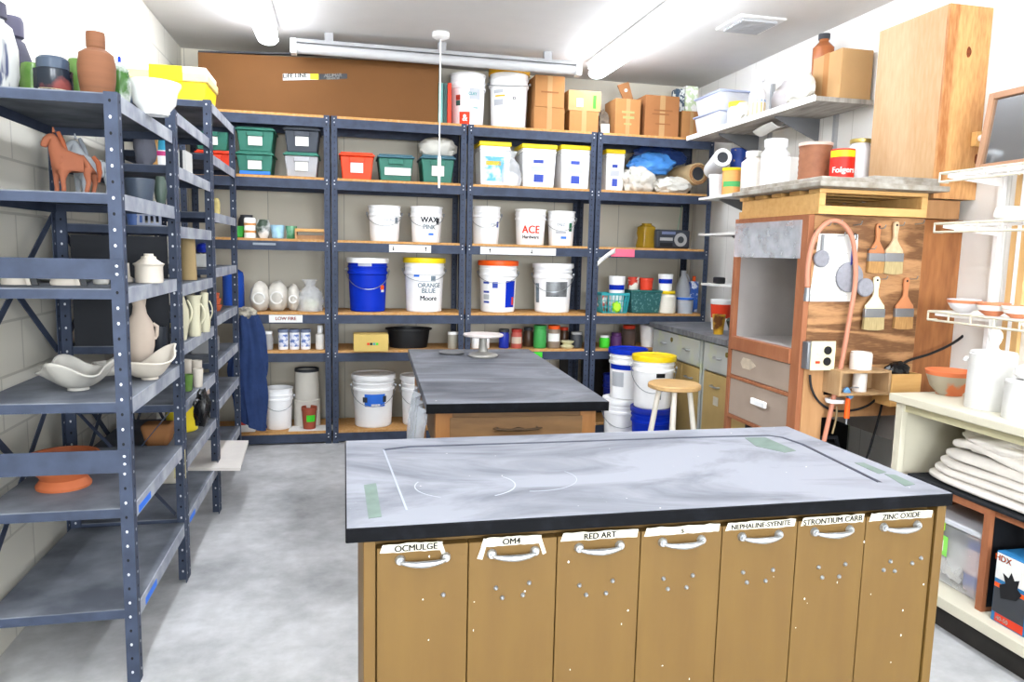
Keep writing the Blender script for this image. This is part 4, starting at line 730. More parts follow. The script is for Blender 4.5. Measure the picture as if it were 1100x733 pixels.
for k, (a, b_, m, lb) in enumerate([(471, 475.5, mat('spine_teal', 0x6FA09A, .6), 'pale teal book standing by the cardboard sheet'), (476, 480, mat('spine_dark', 0x36524E, .6), 'dark green book between the teal and red books'), (480.5, 484.5, redt, 'red book standing against the big white pail')]):
    x, r, h = meas(a, b_, 92, SH+.12, z); t = T('book', lb, 'book', (x-.012, SH+.12, z+.0005), 0, 'books by the cardboard sheet'); G().box(-r, r, -.1, .1, 0, h).build('cover', m, t, bevel=.002); G().box(-r+.003, r-.003, -.096, .101, .003, h+.0005).build('pages', paper, t)
def bag(g, rx_, ry_, h, seed):
    def fn(a, b):
        th = a*2*PI; k = (1-.25*b) if b < .6 else (.85-.5*(b-.6)/.2 if b < .8 else .35+.25*(b-.8)/.2)
        q = Vector((math.cos(th)*1.6, math.sin(th)*1.6, b*3+seed)); k *= 1+.22*noise.noise(q)+.10*noise.noise(q*3)
        return (rx_*k*math.cos(th), ry_*k*math.sin(th), h*b)
    g.grid(fn, 40, 20, True); return g
# ---------------- small things on the back shelves
def jar(label, x, y, z, r, h, m, lidm=None, band=None, cat='jar', name='jar', group='jars and tins on the back shelves', neck=.78, lidh=.16):
    t = T(name, label, cat, (x, y, z+.0005), face(x, y), group); hb = h*(1-lidh) if lidm else h
    G().lathe([(0, 0), (r*.94, 0), (r, h*.03), (r, hb*.86), (r*neck, hb*.97), (r*neck, hb), (0, hb)], 22).build('body', m, t)
    if lidm: G().lathe([(0, hb), (r*(neck+.08), hb), (r*(neck+.1), hb+.003), (r*(neck+.1), h-.003), (r*(neck+.05), h), (0, h)], 22).build('lid', lidm, t)
    if band: patch(G(), r, -1.0, 1.0, h*band[0], h*band[1]).build('label', band[2], t)
    return t
def bj(label, pl, pr_, pt, zi, m, lidm=None, y=SH+.1, **k):
    x, r, h = meas(pl, pr_, pt, y, ZS[zi]); return jar(label, x, y, ZS[zi], r, h, m, lidm, **k)
wlab = mat('blue_white_label', 0xDADDE8, .6, col2=0x5F78B4, scale=30, thr=(.5, .6))
for k, (a, b_, lb) in enumerate([(299, 309.5, 'left'), (311, 321.5, 'middle'), (323, 333.5, 'right')]): bj('white jar with blue label, %s of the three in a row' % lb, a, b_, 354, 4, white, mat('bluegrey_lid', 0x76809A, .5), band=(.15, .75, wlab), neck=.95)
bj('pale bottle with narrow neck at the right end of the jar shelf', 339, 348.5, 350, 4, whitew, white, neck=.5, lidh=.3); bj('grey tin half hidden by the navy cloth', 283, 293, 356, 4, greyp, white)
def vessel(label, pl, pr_, pt, zi, prof, m, y=SH+.1, cat='cup', group='pots on the back shelf', zz=None, name='glazed_cup', n=28, parts=None):
    z = ZS[zi] if zz is None else zz; x, r, h = meas(pl, pr_, pt, y, z); t = T(name, label, cat, (x, y, z+.0005), face(x, y), group)
    G().lathe([(a*r, b_*h) for a, b_ in prof], n).build('body', m, t)
    if parts: parts(t, r, h)
    return t
cup = [(0, 0), (.7, 0), (.82, .05), (1, .9), (1, 1), (.9, 1), (.75, .2), (0, .15)]
rnd_ = [(0, 0), (.55, 0), (.85, .2), (1, .5), (.9, .8), (.7, .95), (.72, 1), (.62, 1), (.8, .5), (0, .1)]
G_ = mat('emerald_glaze', 0x2F8F35, .25)
def band3(t, r, h):
    for v in (.25, .62): patch(G(), r*.93, -1.4, 1.4, h*v, h*(v+.12)).build('orange_band', mat('tan_band', 0xC88A4A, .6), t)
def loop(t, r, h): G().tube([(r*.85+.6*r*math.sin(PI*k/10), 0, h*(.25+.5*k/10)) for k in range(11)], r*.12, 8).build('loop_handle', white, t)
vessel('emerald green cup at the left of the pots row', 248, 262, 243, 2, cup, G_); vessel('white mug with orange bands in the pots row', 262, 275, 234, 2, [(0, 0), (.95, 0), (.95, .93), (.8, 1), (.7, 1), (.7, .2), (0, .2)], glaze, parts=band3, name='mug')
vessel('round vase, white above and dark green below', 275, 290.5, 236, 2, rnd_, mat('green_white_glaze', 0x38463A, .3, col2=0xDDDDDA, scale=6, thr=(.45, .55)), name='round_vase', cat='vase'); vessel('pale blue cup in the pots row', 291, 305.5, 242, 2, cup, lblue); vessel('green and clear glazed cup at the right of the pots row', 307, 319, 243, 2, [(0, 0), (.85, 0), (.9, .1), (.85, .5), (1, .95), (1, 1), (.9, 1), (.75, .2), (0, .2)], mat('green_celadon', 0x6FA683, .2, col2=0x2F6A46, scale=9, thr=(.4, .6)))
vessel('dark teapot-like pot behind the pots row', 256, 274, 231, 2, rnd_, greyd, y=SH+.28, name='dark_pot', cat='pot'); vessel('slim brown bottle behind the emerald cup', 249, 253, 229, 2, [(0, 0), (1, 0), (1, .7), (.5, .8), (.5, 1), (0, 1)], mat('brown_glass', 0x5E4630, .3), y=SH+.25, name='slim_bottle', cat='bottle')
x, r, h = meas(318, 349, 246, SH+.12, ZS[2]); g = G(); t = T('wooden_rack', 'low wooden tray lying at the right end of the pots shelf', 'tray', (x, SH+.12, ZS[2]+.0005)); G().box(-r, r, -.08, .08, h*.72, h).build('tray_top', pine, t); g = G(); g.box(-r, -r+.012, -.08, .08, 0, h*.72); g.box(r-.012, r, -.08, .08, 0, h*.72); g.box(-r+.012, r-.012, -.02, .08, 0, h*.4); g.build('tray_legs', plylow, t)
# blue jug and plastic-wrapped rolls
x, r, h = meas(240, 262, 289, SH+.2, ZS[3]); t = T('blue_water_jug', 'blue plastic jug at the left end of the middle shelf', 'jug', (x, SH+.2, ZS[3]+.0005)); G().lathe([(0, 0), (r*.95, 0), (r, .02), (r, h*.82), (r*.9, h*.92), (r*.5, h*.985), (0, h)], 28, sy=1.0).build('body', mat('blue_jug', 0x2A55B8, .25, alpha=.95), t)
for k, (a, b_, pt, lb) in enumerate([(269, 290, 303, 'left round plastic-wrapped bundle on the middle shelf'), (287, 309, 302, 'middle round plastic-wrapped bundle on the middle shelf'), (308, 322, 306, 'small plastic-wrapped bundle beside the two round ones')]):
    x, r, h = meas(a, b_, pt, SH+.12, ZS[3]); t = T('wrapped_bundle', lb, 'bundle', (x, SH+.12+.03*k, ZS[3]+h*.455), 0, 'plastic-wrapped bundles'); G().blob((0, 0, 0), (r, .1, h*.55), k+2, .12).build('bundle', mat('wrapped_clay', 0xC9C4BA, .5, var=.15, scale=12, bump=.5), t); G().tube([(r*.55*math.cos(a_*PI/9), -.100, r*.55*math.sin(a_*PI/9)) for a_ in range(18)], .006, 5).build('film_edge', paper, t)
t = simple('clear_bag', bag(G(), .10, .08, .24, 3), film, 'clear plastic bag with a twisted top right of the wrapped bundles', 'bag', loc=(wx(333, SH+.15, 1.1), SH+.15, ZS[3]+.001), smooth=70)
t = simple('bag_contents', G().blob((0, 0, 0), (.06, .05, .05), 4, .4), mat('pale_scraps', 0xD8D8C4, .6, col2=0x8FA05A, scale=14, thr=(.5, .65)), 'pale scraps at the foot of the clear bag', 'scrap', loc=(wx(334, SH+.15, 1.05), SH+.15, ZS[3]+.043))
# tube, plant pot, papers, bagged goods on the lowest shelf
x, r, h = meas(316, 344, 397, SH+.25, ZS[5]); t = T('cardboard_tube', 'pale upright cylinder with a dark rim on the bottom shelf', 'cylinder', (x, SH+.25, ZS[5]+.0005)); G().lathe([(0, 0), (r*.98, 0), (r*.98, h*.45), (r*.9, h*.46), (r*.88, h*.965), (r*.8, h*.965), (r*.8, .02), (0, .02)], 32).build('cylinder_body', mat('pale_pipe', 0xD4CFC4, .6, var=.05), t); G().lathe([(r*.80, h*.95), (r*.9, h*.95), (r*.9, h), (r*.80, h)], 32).build('dark_rim', greyd, t)
tp_ = simple('paper_sheet', G().box(-.17, .17, -.09, .08, 0, .003), paper, 'white paper lying under the small terracotta-coloured pot', 'paper', loc=(wx(335, SH+.11, .1), SH+.11, ZS[5]+.0005))
vessel('small brown plant pot with a green label on the bottom shelf', 324, 340.5, 438, 5, [(0, 0), (.78, 0), (.93, .82), (1, .83), (1, 1), (.92, 1), (.75, .1), (0, .1)], mat('brown_pot', 0x9A4A34, .6), zz=ZS[5]+.0035, name='plant_pot', cat='plant pot', parts=lambda t, r, h: patch(G(), 0, -.4, .9, h*.35, h*.65, rz=lambda z_: r*(.78+.15*z_/h/.82)).build('green_label', greent, t))
x = wx(264, SH+.09, .2); t = T('patterned_bag', 'small red and white patterned bag below the navy cloth', 'bag', (x, SH+.09, ZS[5]+.0005)); G().box(-.07, .07, -.05, .05, 0, .13, tx=.01).build('bag_body', mat('red_white_pattern', 0xC83A2C, .7, col2=0xECEAE4, scale=10, thr=(.45, .5)), t, bevel=.01); G().box(-.072, .072, -.052, .052, .0, .055).build('white_base', white, t, bevel=.004)
# navy cloth hanging on the post
t = T('hanging_cloth', 'navy blue cloth jacket hanging from the left shelf post', 'clothing', (wx(267, SH-.09, .75), SH-.095, 0)); zt_, zb_ = wz(338, -.8, SH-.08), wz(455, -.8, SH-.08)
def clf(a, b):
    th = a*2*PI; w = .075+.038*math.sin(min(1, b*1.5)*PI*.5)*(1-.5*max(0, b-.72)/.28); f = 1+.20*math.sin(th*6+b*5)+.12*math.sin(th*13+2-b*3)+.15*noise.noise(Vector((math.cos(th)*2, math.sin(th)*2, b*5)))
    return (w*math.cos(th)*f+.012*math.sin(b*7)+.02*b-.01, .045*math.sin(th)*f*(1-.3*b), zt_-(zt_-zb_)*b*(1+.07*math.cos(th+.6)*b))
G().grid(clf, 56, 26, True).build('cloth_body', denim, t, smooth=80); G().blob((-.01, -.004, zt_+.01), (.07, .045, .045), 4, .45, flat=False).build('grey_cloth_collar', mat('speckled_cloth', 0xB0A898, .95, col2=0x6E6A62, scale=26, thr=(.4, .6)), t)
# shelf 4 things
x, r, h = meas(380, 416, 359, SH+.06, ZS[4]); t = T('tan_box', 'tan cardboard box with coloured dots jutting from the lower shelf', 'box', (x, SH+.02, ZS[4]+.0008)); G().box(-r, r, -.09, .09, 0, h).build('carton', mat('tan_yellow_card', 0xC8AC62, .8), t, bevel=.003); 
for k, m in enumerate((rprint, ink, gprint, greent)): G().box(-.03+.022*k, -.012+.022*k, -.0915, -.0895, h*.38, h*.52).build('colour_dot', m, t)
x, r, h = meas(414, 464, 354, SH+.2, ZS[4]); t = T('black_basin', 'wide black plastic basin on the lower shelf', 'basin', (x, SH+.2, ZS[4]+.0005)); G().lathe([(0, 0), (r*.8, 0), (r*.9, h*.9), (r, h*.92), (r, h), (r*.88, h), (r*.76, .01), (0, .01)], 36, sy=.7, wob=.015).build('basin_body', black, t)
bj('small pale tin beside the shelf post right of the black basin', 481, 492, 357, 4, mat('pale_tin', 0xA9A598, .5), white, neck=.95)
for (a, b_, pt, m, l, lb, nk) in [(506, 515, 361, white, white, 'small white jar left of the turntable', .9), (516, 526, 360, white, white, 'small white jar directly behind the turntable left side', .9), (536, 547, 354, blued, greyd, 'dark blue jar behind the turntable', .9), (549, 561, 354, mat('salmon_jar', 0xB5564A, .5), mat('red_lid', 0xA8342C, .5), 'red jar with a pale label right of the turntable', .85), (573, 587, 350, mat('leaf_green_plastic', 0x3E9A4C, .5), mat('leaf_green_plastic', 0x3E9A4C, .5), 'bright green canister on the jar shelf', .9), (588, 602, 350, mat('powder_jar', 0x8A7A6A, .3), orange, 'powder jar with an orange lid and white label', .85), (613, 626, 357, greyd, greyp, 'dark grey jar at the right end of the jar shelf', .85)]:
    bj(lb, a, b_, pt, 4, m, l, neck=nk, band=((.3, .65, paper) if l is orange else (.25, .6, mat('beige_label', 0xC9B8A4, .7)) if 'salmon' in m.name else None))
vessel('shallow stacked cream dishes right of the orange-lidded jar', 602, 617, 366, 4, [(0, 0), (.8, 0), (1, .25), (.6, .45), (.6, .5), (1, .8), (1, .9), (0, .95)], mat('cream_dish', 0xC9C39A, .5), cat='dish', name='stacked_dishes', y=SH+.07)
bj('brown glass jar behind the green canister', 562, 573, 352, 4, mat('brown_jar', 0x4A3426, .3), greyd, y=SH+.2)
bj('brown jar behind the orange-lidded jar, right side', 601, 611, 352, 4, mat('brown_jar', 0x4A3426, .3), redt, y=SH+.25)
simple('green_tag', G().box(-.035, .035, -.001, 0, -.05, 0), greent, 'bright green tag hanging on the shelf beam behind the work table', 'tag', loc=(wx(578, SH, .7), SH-.002, .70))
for (a, b_, pt, m, l, lb, yy) in [(644, 655, 361, greent, paper, 'lime green tin on the shelf beside the stacked pails', .08), (656, 668, 358, mat('purple_jar', 0x5A3468, .4), mat('purple_jar', 0x5A3468, .4), 'purple jar on the jar shelf', .15), (668, 683, 350, mat('smoky_jar', 0x5E4E48, .3), redt, 'smoky jar with a red lid beside the white tub', .22)]: bj(lb, a, b_, pt, 4, m, l, y=SH+yy)
vessel('plain white tub on the jar shelf by the counter', 687, 709, 350, 4, [(0, 0), (.8, 0), (1, .95), (1, 1), (.92, 1), (.75, .05), (0, .05)], white, y=SH+.15, name='white_tub', cat='tub')
# shelf 2 and 3, right bay
x, r, h = meas(684, 705, 240, SH+.18, ZS[2]); t = T('amber_bottle', 'amber glass jar with a pinched shape beside the radio', 'jar', (x, SH+.18, ZS[2]+.0005)); G().lathe([(0, 0), (r*.95, 0), (r, .02), (r*.86, h*.4), (r*.95, h*.6), (r*.9, h*.85), (r*.5, h*.95), (r*.5, h), (0, h)], 20, wob=.06).build('body', amber, t)
x, r, h = meas(701, 739.5, 247, SH+.12, ZS[2]); t = T('portable_radio', 'dark portable radio with a round speaker on the right bay shelf', 'radio', (x, SH+.12, ZS[2]+.0005)); G().box(-r, r, -.06, .06, 0, h).build('case', mat('radio_case', 0x33363E, .4), t, bevel=.015)
G().tube([(r*.42, -.058, h*.48), (r*.42, -.066, h*.48)], h*.36, 24).build('speaker', greyp, t); G().tube([(r*.42, -.066, h*.48), (r*.42, -.068, h*.48)], h*.18, 20).build('speaker_cone', greyd, t); G().box(-r*.8, -r*.05, -.064, -.058, h*.42, h*.58).build('tuner_strip', greyp, t); G().box(-r*.7, r*.1, -.064, -.058, h*.75, h*.9).build('button_row', mat('radio_buttons', 0x6A7290, .4), t); G().box(-r*.8, -r*.05, -.064, -.058, h*.12, h*.3).build('cassette_door', black, t)
tag(G().tube([(x+r*.55, SH+.17, ZS[2]+h), (x+r*.75, SH+.17, ZS[1]-.09)], .003, 6).build('green_wire', mat('green_wire', 0x7FA88C, .5)), 'thin green wire rising from behind the radio', 'wire')
simple('pink_tag', G().box(-.102, .102, -.001, 0, -.062, 0), pink, 'pink tag on the shelf beam below the radio', 'tag', loc=(wx(669, SH, 1.53), SH-.002, 1.543))
simple('curled_paper', G().grid(lambda a, b: (-.075+.15*a, -.012-.02*math.sin(a*PI)*(1-b*.4), .0+.05*a-.03*(a-1)**2*2-.042*b), 14, 3), paper, 'curled white paper strip on the shelving post left of the pink tag', 'paper', loc=(wx(651, SH, 1.5), SH-.003, 1.50), solid=.001)
def basket(label, pl, pr_, pt, m, y):
    x, r, h = meas(pl, pr_, pt, y, ZS[3]); t = T('plastic_basket', label, 'basket', (x, y, ZS[3]+.0005)); d = .09; g = G()
    g.box(-r*.84, r*.84, -d*.84, d*.84, 0, .006); g.box(-r, r, -d, -d+.004, h*.88, h); g.box(-r, r, d-.004, d, h*.88, h); g.box(-r, -r+.004, -d, d, h*.88, h); g.box(r-.004, r, -d, d, h*.88, h)
    for k in range(9):
        u = -1+k/4
        g.bar((u*r*.84, -d*.84, .003), (u*r*.98, -d+.002, h*.9), .006, .004); g.bar((u*r*.84, d*.84, .003), (u*r*.98, d-.002, h*.9), .006, .004); g.bar((-r*.84, u*d*.84, .003), (-r*.99, u*d*.98, h*.9), .004, .006); g.bar((r*.84, u*d*.84, .003), (r*.99, u*d*.98, h*.9), .004, .006)
    for v in (.3, .6): k = .84+.15*v; g.box(-r*k, r*k, -d*k-.002, -d*k+.002, h*v, h*v+.006); g.box(-r*k, r*k, d*k-.002, d*k+.002, h*v, h*v+.006)
    g.build('lattice', m, t); return t, x, r, h
t, x, r, h = basket('teal lattice basket at the left of the right bay shelf', 641, 673, 315, teal, SH+.13)
vessel('white cup with a blue band standing in the teal basket', 653, 671, 297, 3, [(0, 0), (.8, 0), (1, 1), (.92, 1), (.75, .05), (0, .05)], white, zz=ZS[3]+.0075, y=SH+.13, name='printed_cup', parts=lambda t, r, h: patch(G(), 0, -1.2, 1.2, h*.62, h*.76, rz=lambda z_: r*(.8+.2*z_/h)).build('blue_band', blue, t))
x = wx(648, SH+.1, ZS[3]); simple('yellow_packet', G().blob((0, 0, 0), (.04, .04, .05), 2, .3), lime, 'yellow-green packet inside the teal basket', 'packet', loc=(wx(662, SH+.07, 1.05), SH+.068, ZS[3]+.047)); simple('crumpled_packet', G().blob((0, 0, 0), (.045, .04, .065), 6, .4), mat('pink_white_packet', 0xC85A50, .6, col2=0xEDE6E0, scale=18, thr=(.5, .56)), 'red and white packet sticking up from the teal basket', 'packet', loc=(wx(646, SH+.16, 1.1), SH+.16, ZS[3]+.095))
x, r, h = meas(672, 707, 312, SH+.14, ZS[3]); t = T('speckled_bin', 'dark teal speckled bin carrying two cups', 'bin', (x, SH+.14, ZS[3]+.0005)); G().box(-r, r, -.1, .1, 0, h*.9, tx=r*.14, ty=.012).build('body', mat('teal_speckle', 0x2C5F60, .5, col2=0x6F9A98, scale=50, thr=(.55, .7)), t, bevel=.006); G().box(-r*1.02, r*1.02, -.105, .105, h*.9, h).build('rim', greend, t, bevel=.004); hb = h
vessel('white and red cup on the speckled bin', 674, 687, 298, 3, [(0, 0), (.8, 0), (1, 1), (.92, 1), (.75, .05), (0, .05)], mat('red_white_cup', 0xC8402C, .5, col2=0xE8E6D8, scale=12, thr=(.45, .5)), zz=ZS[3]+hb+.001, y=SH+.14, name='printed_cup'); vessel('orange-red tub on the speckled bin', 687, 702, 299, 3, [(0, 0), (.85, 0), (.95, .8), (1, .82), (1, 1), (0, 1)], mat('tomato_plastic', 0xE0452C, .4), zz=ZS[3]+hb+.001, y=SH+.12, name='small_tub', cat='tub')
t_ = bj('square white jar with a yellow lid', 706, 726, 313, 3, mat('cream_jar', 0xE4E0D2, .5), yellow, y=SH+.1, neck=.8, lidh=.13); hj = meas(706, 726, 313, SH+.1, ZS[3])[2]
vessel('white cup with a blue band on the yellow lid', 707, 723, 295, 3, [(0, 0), (.85, 0), (1, 1), (.92, 1), (.8, .05), (0, .05)], white, zz=ZS[3]+hj+.0015, y=SH+.1, name='printed_cup', parts=lambda t, r, h: patch(G(), 0, -1.2, 1.2, h*.45, h*.72, rz=lambda z_: r*(.85+.15*z_/h)).build('blue_band', blue, t))
vessel('short glass container with a blue rim at the right end of the shelf', 727, 745, 320, 3, [(0, 0), (.9, 0), (.95, .85), (1, .86), (1, 1), (.9, 1), (.85, .05), (0, .05)], frost, y=SH+.08, name='glass_container', cat='container', parts=lambda t, r, h: G().lathe([(r, h*.86), (r*1.05, h*.88), (r*1.05, h), (r, h)], 24).build('blue_rim', bluet, t))
x, r, h = meas(725, 741, 291, SH+.24, ZS[3]); t = T('clear_jug', 'translucent jug with a loop grip behind the glass container', 'jug', (x, SH+.24, ZS[3]+.0005)); G().lathe([(0, 0), (r*.9, 0), (r, .03), (r, h*.6), (r*.35, h*.88), (r*.35, h), (0, h)], 22).build('body', frost, t); G().tube([(r*.3+.5*r*math.sin(PI*k/8), -.02, h*(.5+.42*k/8)) for k in range(9)], .007, 8).build('grip', frost, t)
x, r, h = meas(741, 750, 297, SH+.2, ZS[3]); t = T('tall_blue_bottle', 'tall blue bottle with an orange cap at the end of the shelf', 'bottle', (x-.01, SH+.2, ZS[3]+.0005)); G().box(-r, r, -.03, .03, 0, h*.86).build('body', mat('blue_print_bottle', 0x2F58A8, .4, col2=0xD6DCEA, scale=22, thr=(.55, .6)), t, bevel=.01); G().lathe([(.014, h*.861), (.014, h), (0, h)], 12, (-.0, 0, 0)).build('cap', orange, t)
# plastics on the upper right bay
def lump(name, label, px, z, y, rx, ry, rz_, m, seed, cat, amp=.25, sub=4, fr=2.2): return simple(name, G().blob((0, 0, 0), (rx, ry, rz_), seed, amp, fr, sub), m, label, cat, loc=(wx(px, y, z+rz_), y, z+rz_*.82+.001))
lump('white_plastic_sheet', 'crumpled white plastic sheeting at the left, beside the square bucket', 683, s1, SH+.17, .155, .13, .115, polyw, 11, 'plastic sheet', .3); lump('white_plastic_sheet', 'crumpled white plastic sheeting in front of the brown roll', 722, s1, SH+.11, .16, .09, .075, polyw, 12, 'plastic sheet', .3)
lump('blue_plastic_bag', 'crumpled blue plastic bag above the white sheeting', 700, s1+.16, SH+.22, .19, .1, .10, polyb, 13, 'bag', .3); lump('dark_blue_bag', 'dark blue plastic behind the blue bag at the top of the shelf', 708, s1+.24, SH+.34, .24, .07, .10, mat('navy_poly', 0x27407A, .35, bump=.6), 14, 'bag', .3)
def roll(name, label, p0, p1, r, m, cat, inner=None, n=28, turns=0):
    a, b_ = Vector(p0), Vector(p1); t = T(name, label, cat, p0, 0); d = b_-a; g = G(); g.tube([(0, 0, 0), d], r, n, cap=False); g.tube([(0, 0, 0), d], r*.62, n, cap=False)
    u = d.normalized().cross(Vector((0, 0, 1))).normalized(); w = d.normalized().cross(u)
    for q in (Vector((0, 0, 0)), d):
        o1 = g.pts([q+(u*math.cos(2*PI*k/n)+w*math.sin(2*PI*k/n))*r for k in range(n)]); i1 = g.pts([q+(u*math.cos(2*PI*k/n)+w*math.sin(2*PI*k/n))*r*.62 for k in range(n)])
        for k in range(n): g.f([o1[k], o1[(k+1) % n], i1[(k+1) % n], i1[k]])
    g.build('roll_body', m, t)
    if inner: G().tube([d*.02, d*.98], r*.6, n).build('roll_core', inner, t)
    if turns: G().tube([Vector(-d.normalized()*.003)+(u*math.cos(k*.5)+w*math.sin(k*.5))*(r*(.95-.3*k/(turns*12.6))) for k in range(int(turns*12.6))], .004, 5).build('roll_turns', cardd, t)
    return t
x = wx(744, SH+.12, s1+.13); roll('brown_paper_roll', 'rolled brown paper lying on the upper right shelf', (x, SH+.02, s1+.165), (x-.02, SH+.38, s1+.16), .09, mat('kraft_roll', 0xB49A72, .8, var=.12, scale=9, bump=.4), 'paper roll', greyd, turns=2)
x = 2.56; yq = 5.2; q = (wx(783, yq, 2.1)-.06, yq-.04, wz(168, wx(783, yq, 2.1), yq)-.0); roll('white_paper_roll', 'white roll with a dark hollow end beside the wall shelf', (wx(776, 5.25, 2.2), 5.25, wz(169, wx(776, 5.25, 2.2), 5.25)), (wx(765, 5.62, 2.2), 5.62, wz(172, wx(765, 5.62, 2.2), 5.62)-.08), .068, white, 'paper roll', greyd)
# clear bag beside the detergent bucket
simple('clear_bag', bag(G(), .085, .055, .27, 8), film, 'clear plastic bag sagging beside the detergent bucket', 'bag', loc=(wx(547, SH+.06, 2.08)+.01, SH+.065, s1+.001), smooth=70); simple('bag_filling', G().blob((0, 0, 0), (.06, .04, .06), 4, .3), white, 'white filling in the clear bag beside the detergent bucket', 'bag filling', loc=(wx(548, SH+.07, 2.08), SH+.07, s1+.05))
# beam labels
def beamlabel(px0, px1, z, label, arrows=()):
    x0, x1 = wx(px0, SH, z), wx(px1, SH, z); t = T('shelf_label', label, 'label', ((x0+x1)/2, SH, z), 0, 'shelf labels'); w = (x1-x0)/2; G().box(-w, w, -.0025, -.0008, -.028, .028).build('card', paper, t)
    for u, dr_ in arrows: G().prism([(u*w-.003, -.016), (u*w+.003, -.016), (u*w+.003, .004), (u*w+.010, .004), (u*w, .018), (u*w-.010, .004), (u*w-.003, .004)] if dr_ > 0 else [(u*w-.003, .016), (u*w+.003, .016), (u*w+.003, -.004), (u*w+.010, -.004), (u*w, -.018), (u*w-.010, -.004), (u*w-.003, -.004)], -.0035, -.0026).build('arrow', ink, t, smooth=0)
    return t, w
beamlabel(418, 463, 1.505, 'long white label with arrows on the beam above the blue pail', [(-.8, -1), (.75, 1)]); beamlabel(516, 597, 1.505, 'longest white label with two arrows on the beam above the orange-lidded pail', [(-.75, 1), (.35, -1)])
t, w = beamlabel(289, 325, .965, 'white label with red writing on the beam above the three jars'); lettering('LOW FIRE', .034, mat('red_marker', 0xC0504A, .8), t, lambda a, b: (a, -.0035, b))
t = T('shelf_label', 'faint grey label on the beam under the row of pots', 'label', (wx(284, SH, 1.5), SH, 1.515), 0, 'shelf labels'); G().box(-.08, .08, -.002, -.0008, -.008, .008).build('card', mat('grey_label', 0x8F979E, .7), t)

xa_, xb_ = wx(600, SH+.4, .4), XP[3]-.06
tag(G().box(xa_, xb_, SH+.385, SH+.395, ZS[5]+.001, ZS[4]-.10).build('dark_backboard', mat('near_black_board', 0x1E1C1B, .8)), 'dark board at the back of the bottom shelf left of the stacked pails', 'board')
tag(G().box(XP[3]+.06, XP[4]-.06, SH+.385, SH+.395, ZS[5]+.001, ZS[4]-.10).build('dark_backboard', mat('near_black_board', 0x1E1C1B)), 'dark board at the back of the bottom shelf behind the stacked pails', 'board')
# ------------------------------------------------------------------ stool
t = T('wooden_stool', 'round-topped wooden stool with white legs beside the yellow-lidded pail', 'stool', (wx(724.5, 4.35, .66), 4.35, 0)); sz = .685; r = .168
G().lathe([(0, sz-.034), (r*.94, sz-.034), (r, sz-.028), (r, sz-.008), (r*.96, sz), (0, sz)], 36, wob=.012).build('seat', pale, t)
P = {}
for k in range(4):
    a = k*PI/2-.43; p0 = Vector((.095*math.cos(a), .095*math.sin(a), sz-.035)); p1 = Vector((.19*math.cos(a), .19*math.sin(a), 0)); P[k] = (p0, p1); G().tube([p0, p1], .016, 12, rs=[.017, .019]).build('leg', stoolp, t)
for k in range(4):
    a, b_ = P[k], P[(k+1) % 4]; f = .48+.06*(k % 2); G().tube([a[0].lerp(a[1], f), b_[0].lerp(b_[1], f)], .011, 10).build('rung', stoolp, t)
# ------------------------------------------------------------------ things on the counter
def item(label, x, y, z, r, h, prof, m, name, cat, group=None, parts=None, n=28, sy=1, rz=None):
    t = T(name, label, cat, (x, y, z+.0005), face(x, y) if rz is None else rz, group); G().lathe([(a*r, b_*h) for a, b_ in prof], n, sy=sy).build('body', m, t)
    if parts: parts(t, r, h)
    return t
def rx(pl, pr_, pt, x, z):
    y, r, h = measx(pl, pr_, pt, x, z); return y, r, h
cupp = [(0, 0), (.75, 0), (.97, .9), (1, .92), (1, 1), (.9, 1), (.72, .06), (0, .06)]
y, r, h = rx(765, 779, 338, 2.6, CZ); item('small yellow and brown glazed cup at the front of the counter', 2.6, y, CZ, r, h, cupp, mat('yellow_brown_glaze', 0x6A3E1E, .3, col2=0xD9A82E, scale=12, thr=(.4, .55)), 'glazed_cup', 'cup')
y, r, h = rx(762, 786, 322, 2.78, CZ); item('white tub with a red band standing on the counter', 2.78, y, CZ, r, h, cupp, white, 'printed_tub', 'tub', parts=lambda t, r, h: patch(G(), 0, -1.3, 1.3, h*.4, h*.85, rz=lambda z_: r*(.75+.24*z_/h)).build('red_band', redt, t))
y = wy(782, 2.74, 1.0)-.12; tg = T('dark_bag', 'dark green bag slumped on the counter against the booth', 'bag', (2.76, y, CZ+.07)); G().blob((0, 0, 0), (.08, .08, .085), 9, .3).build('bag', mat('dark_green_bag', 0x3E4A42, .6, bump=.3), tg)
cable('drain_hose', [(2.99, 5.45, 1.10), (2.96, 5.3, 1.16), (2.94, 5.1, 1.13), (2.95, 4.9, 1.02), (2.97, 4.8, .965)], .011, white, 'white hose curving above the counter', 'hose'); tg = simple('black_clamp_lamp', G().box(-.03, .03, -.05, .05, 0, .05), black, 'small black clamp fitting on the lowest small wall shelf', 'clamp', bevel=.01, loc=(2.85, wy(772, 2.85, 1.25), 1.2915))
# ------------------------------------------------------------------ wall shelf tubs (mid level)
MZ_ = 1.946; X_ = 2.78
y, r, h = rx(761, 777, 188, X_-.04, MZ_); item('small white cup at the left end of the wall shelf', X_-.04, y, MZ_, r, h, cupp, white, 'paper_cup', 'cup')
def can(label, pl, pr_, pt, x, z, m, lidm, band=None, **k):
    y, r, h = rx(pl, pr_, pt, x, z); return jar(label, x, y, z, r, h, m, lidm, band, group='tubs and cans on the wall shelf', **k)
can('yellow-rimmed orange and green can on the wall shelf', 776, 796, 181, X_-.02, MZ_, mat('peach_label', 0xE6A25E, .5), yellow, band=(.3, .5, mat('green_band', 0x4FA860, .6)), neck=.98, lidh=.1, cat='can', name='food_can')
can('dark blue can behind the orange and green can', 783, 801, 160, 3.0, MZ_, mat('navy_can', 0x24459A, .4, col2=0xB99A5E, scale=18, thr=(.6, .65)), None, neck=1, cat='can', name='food_can')
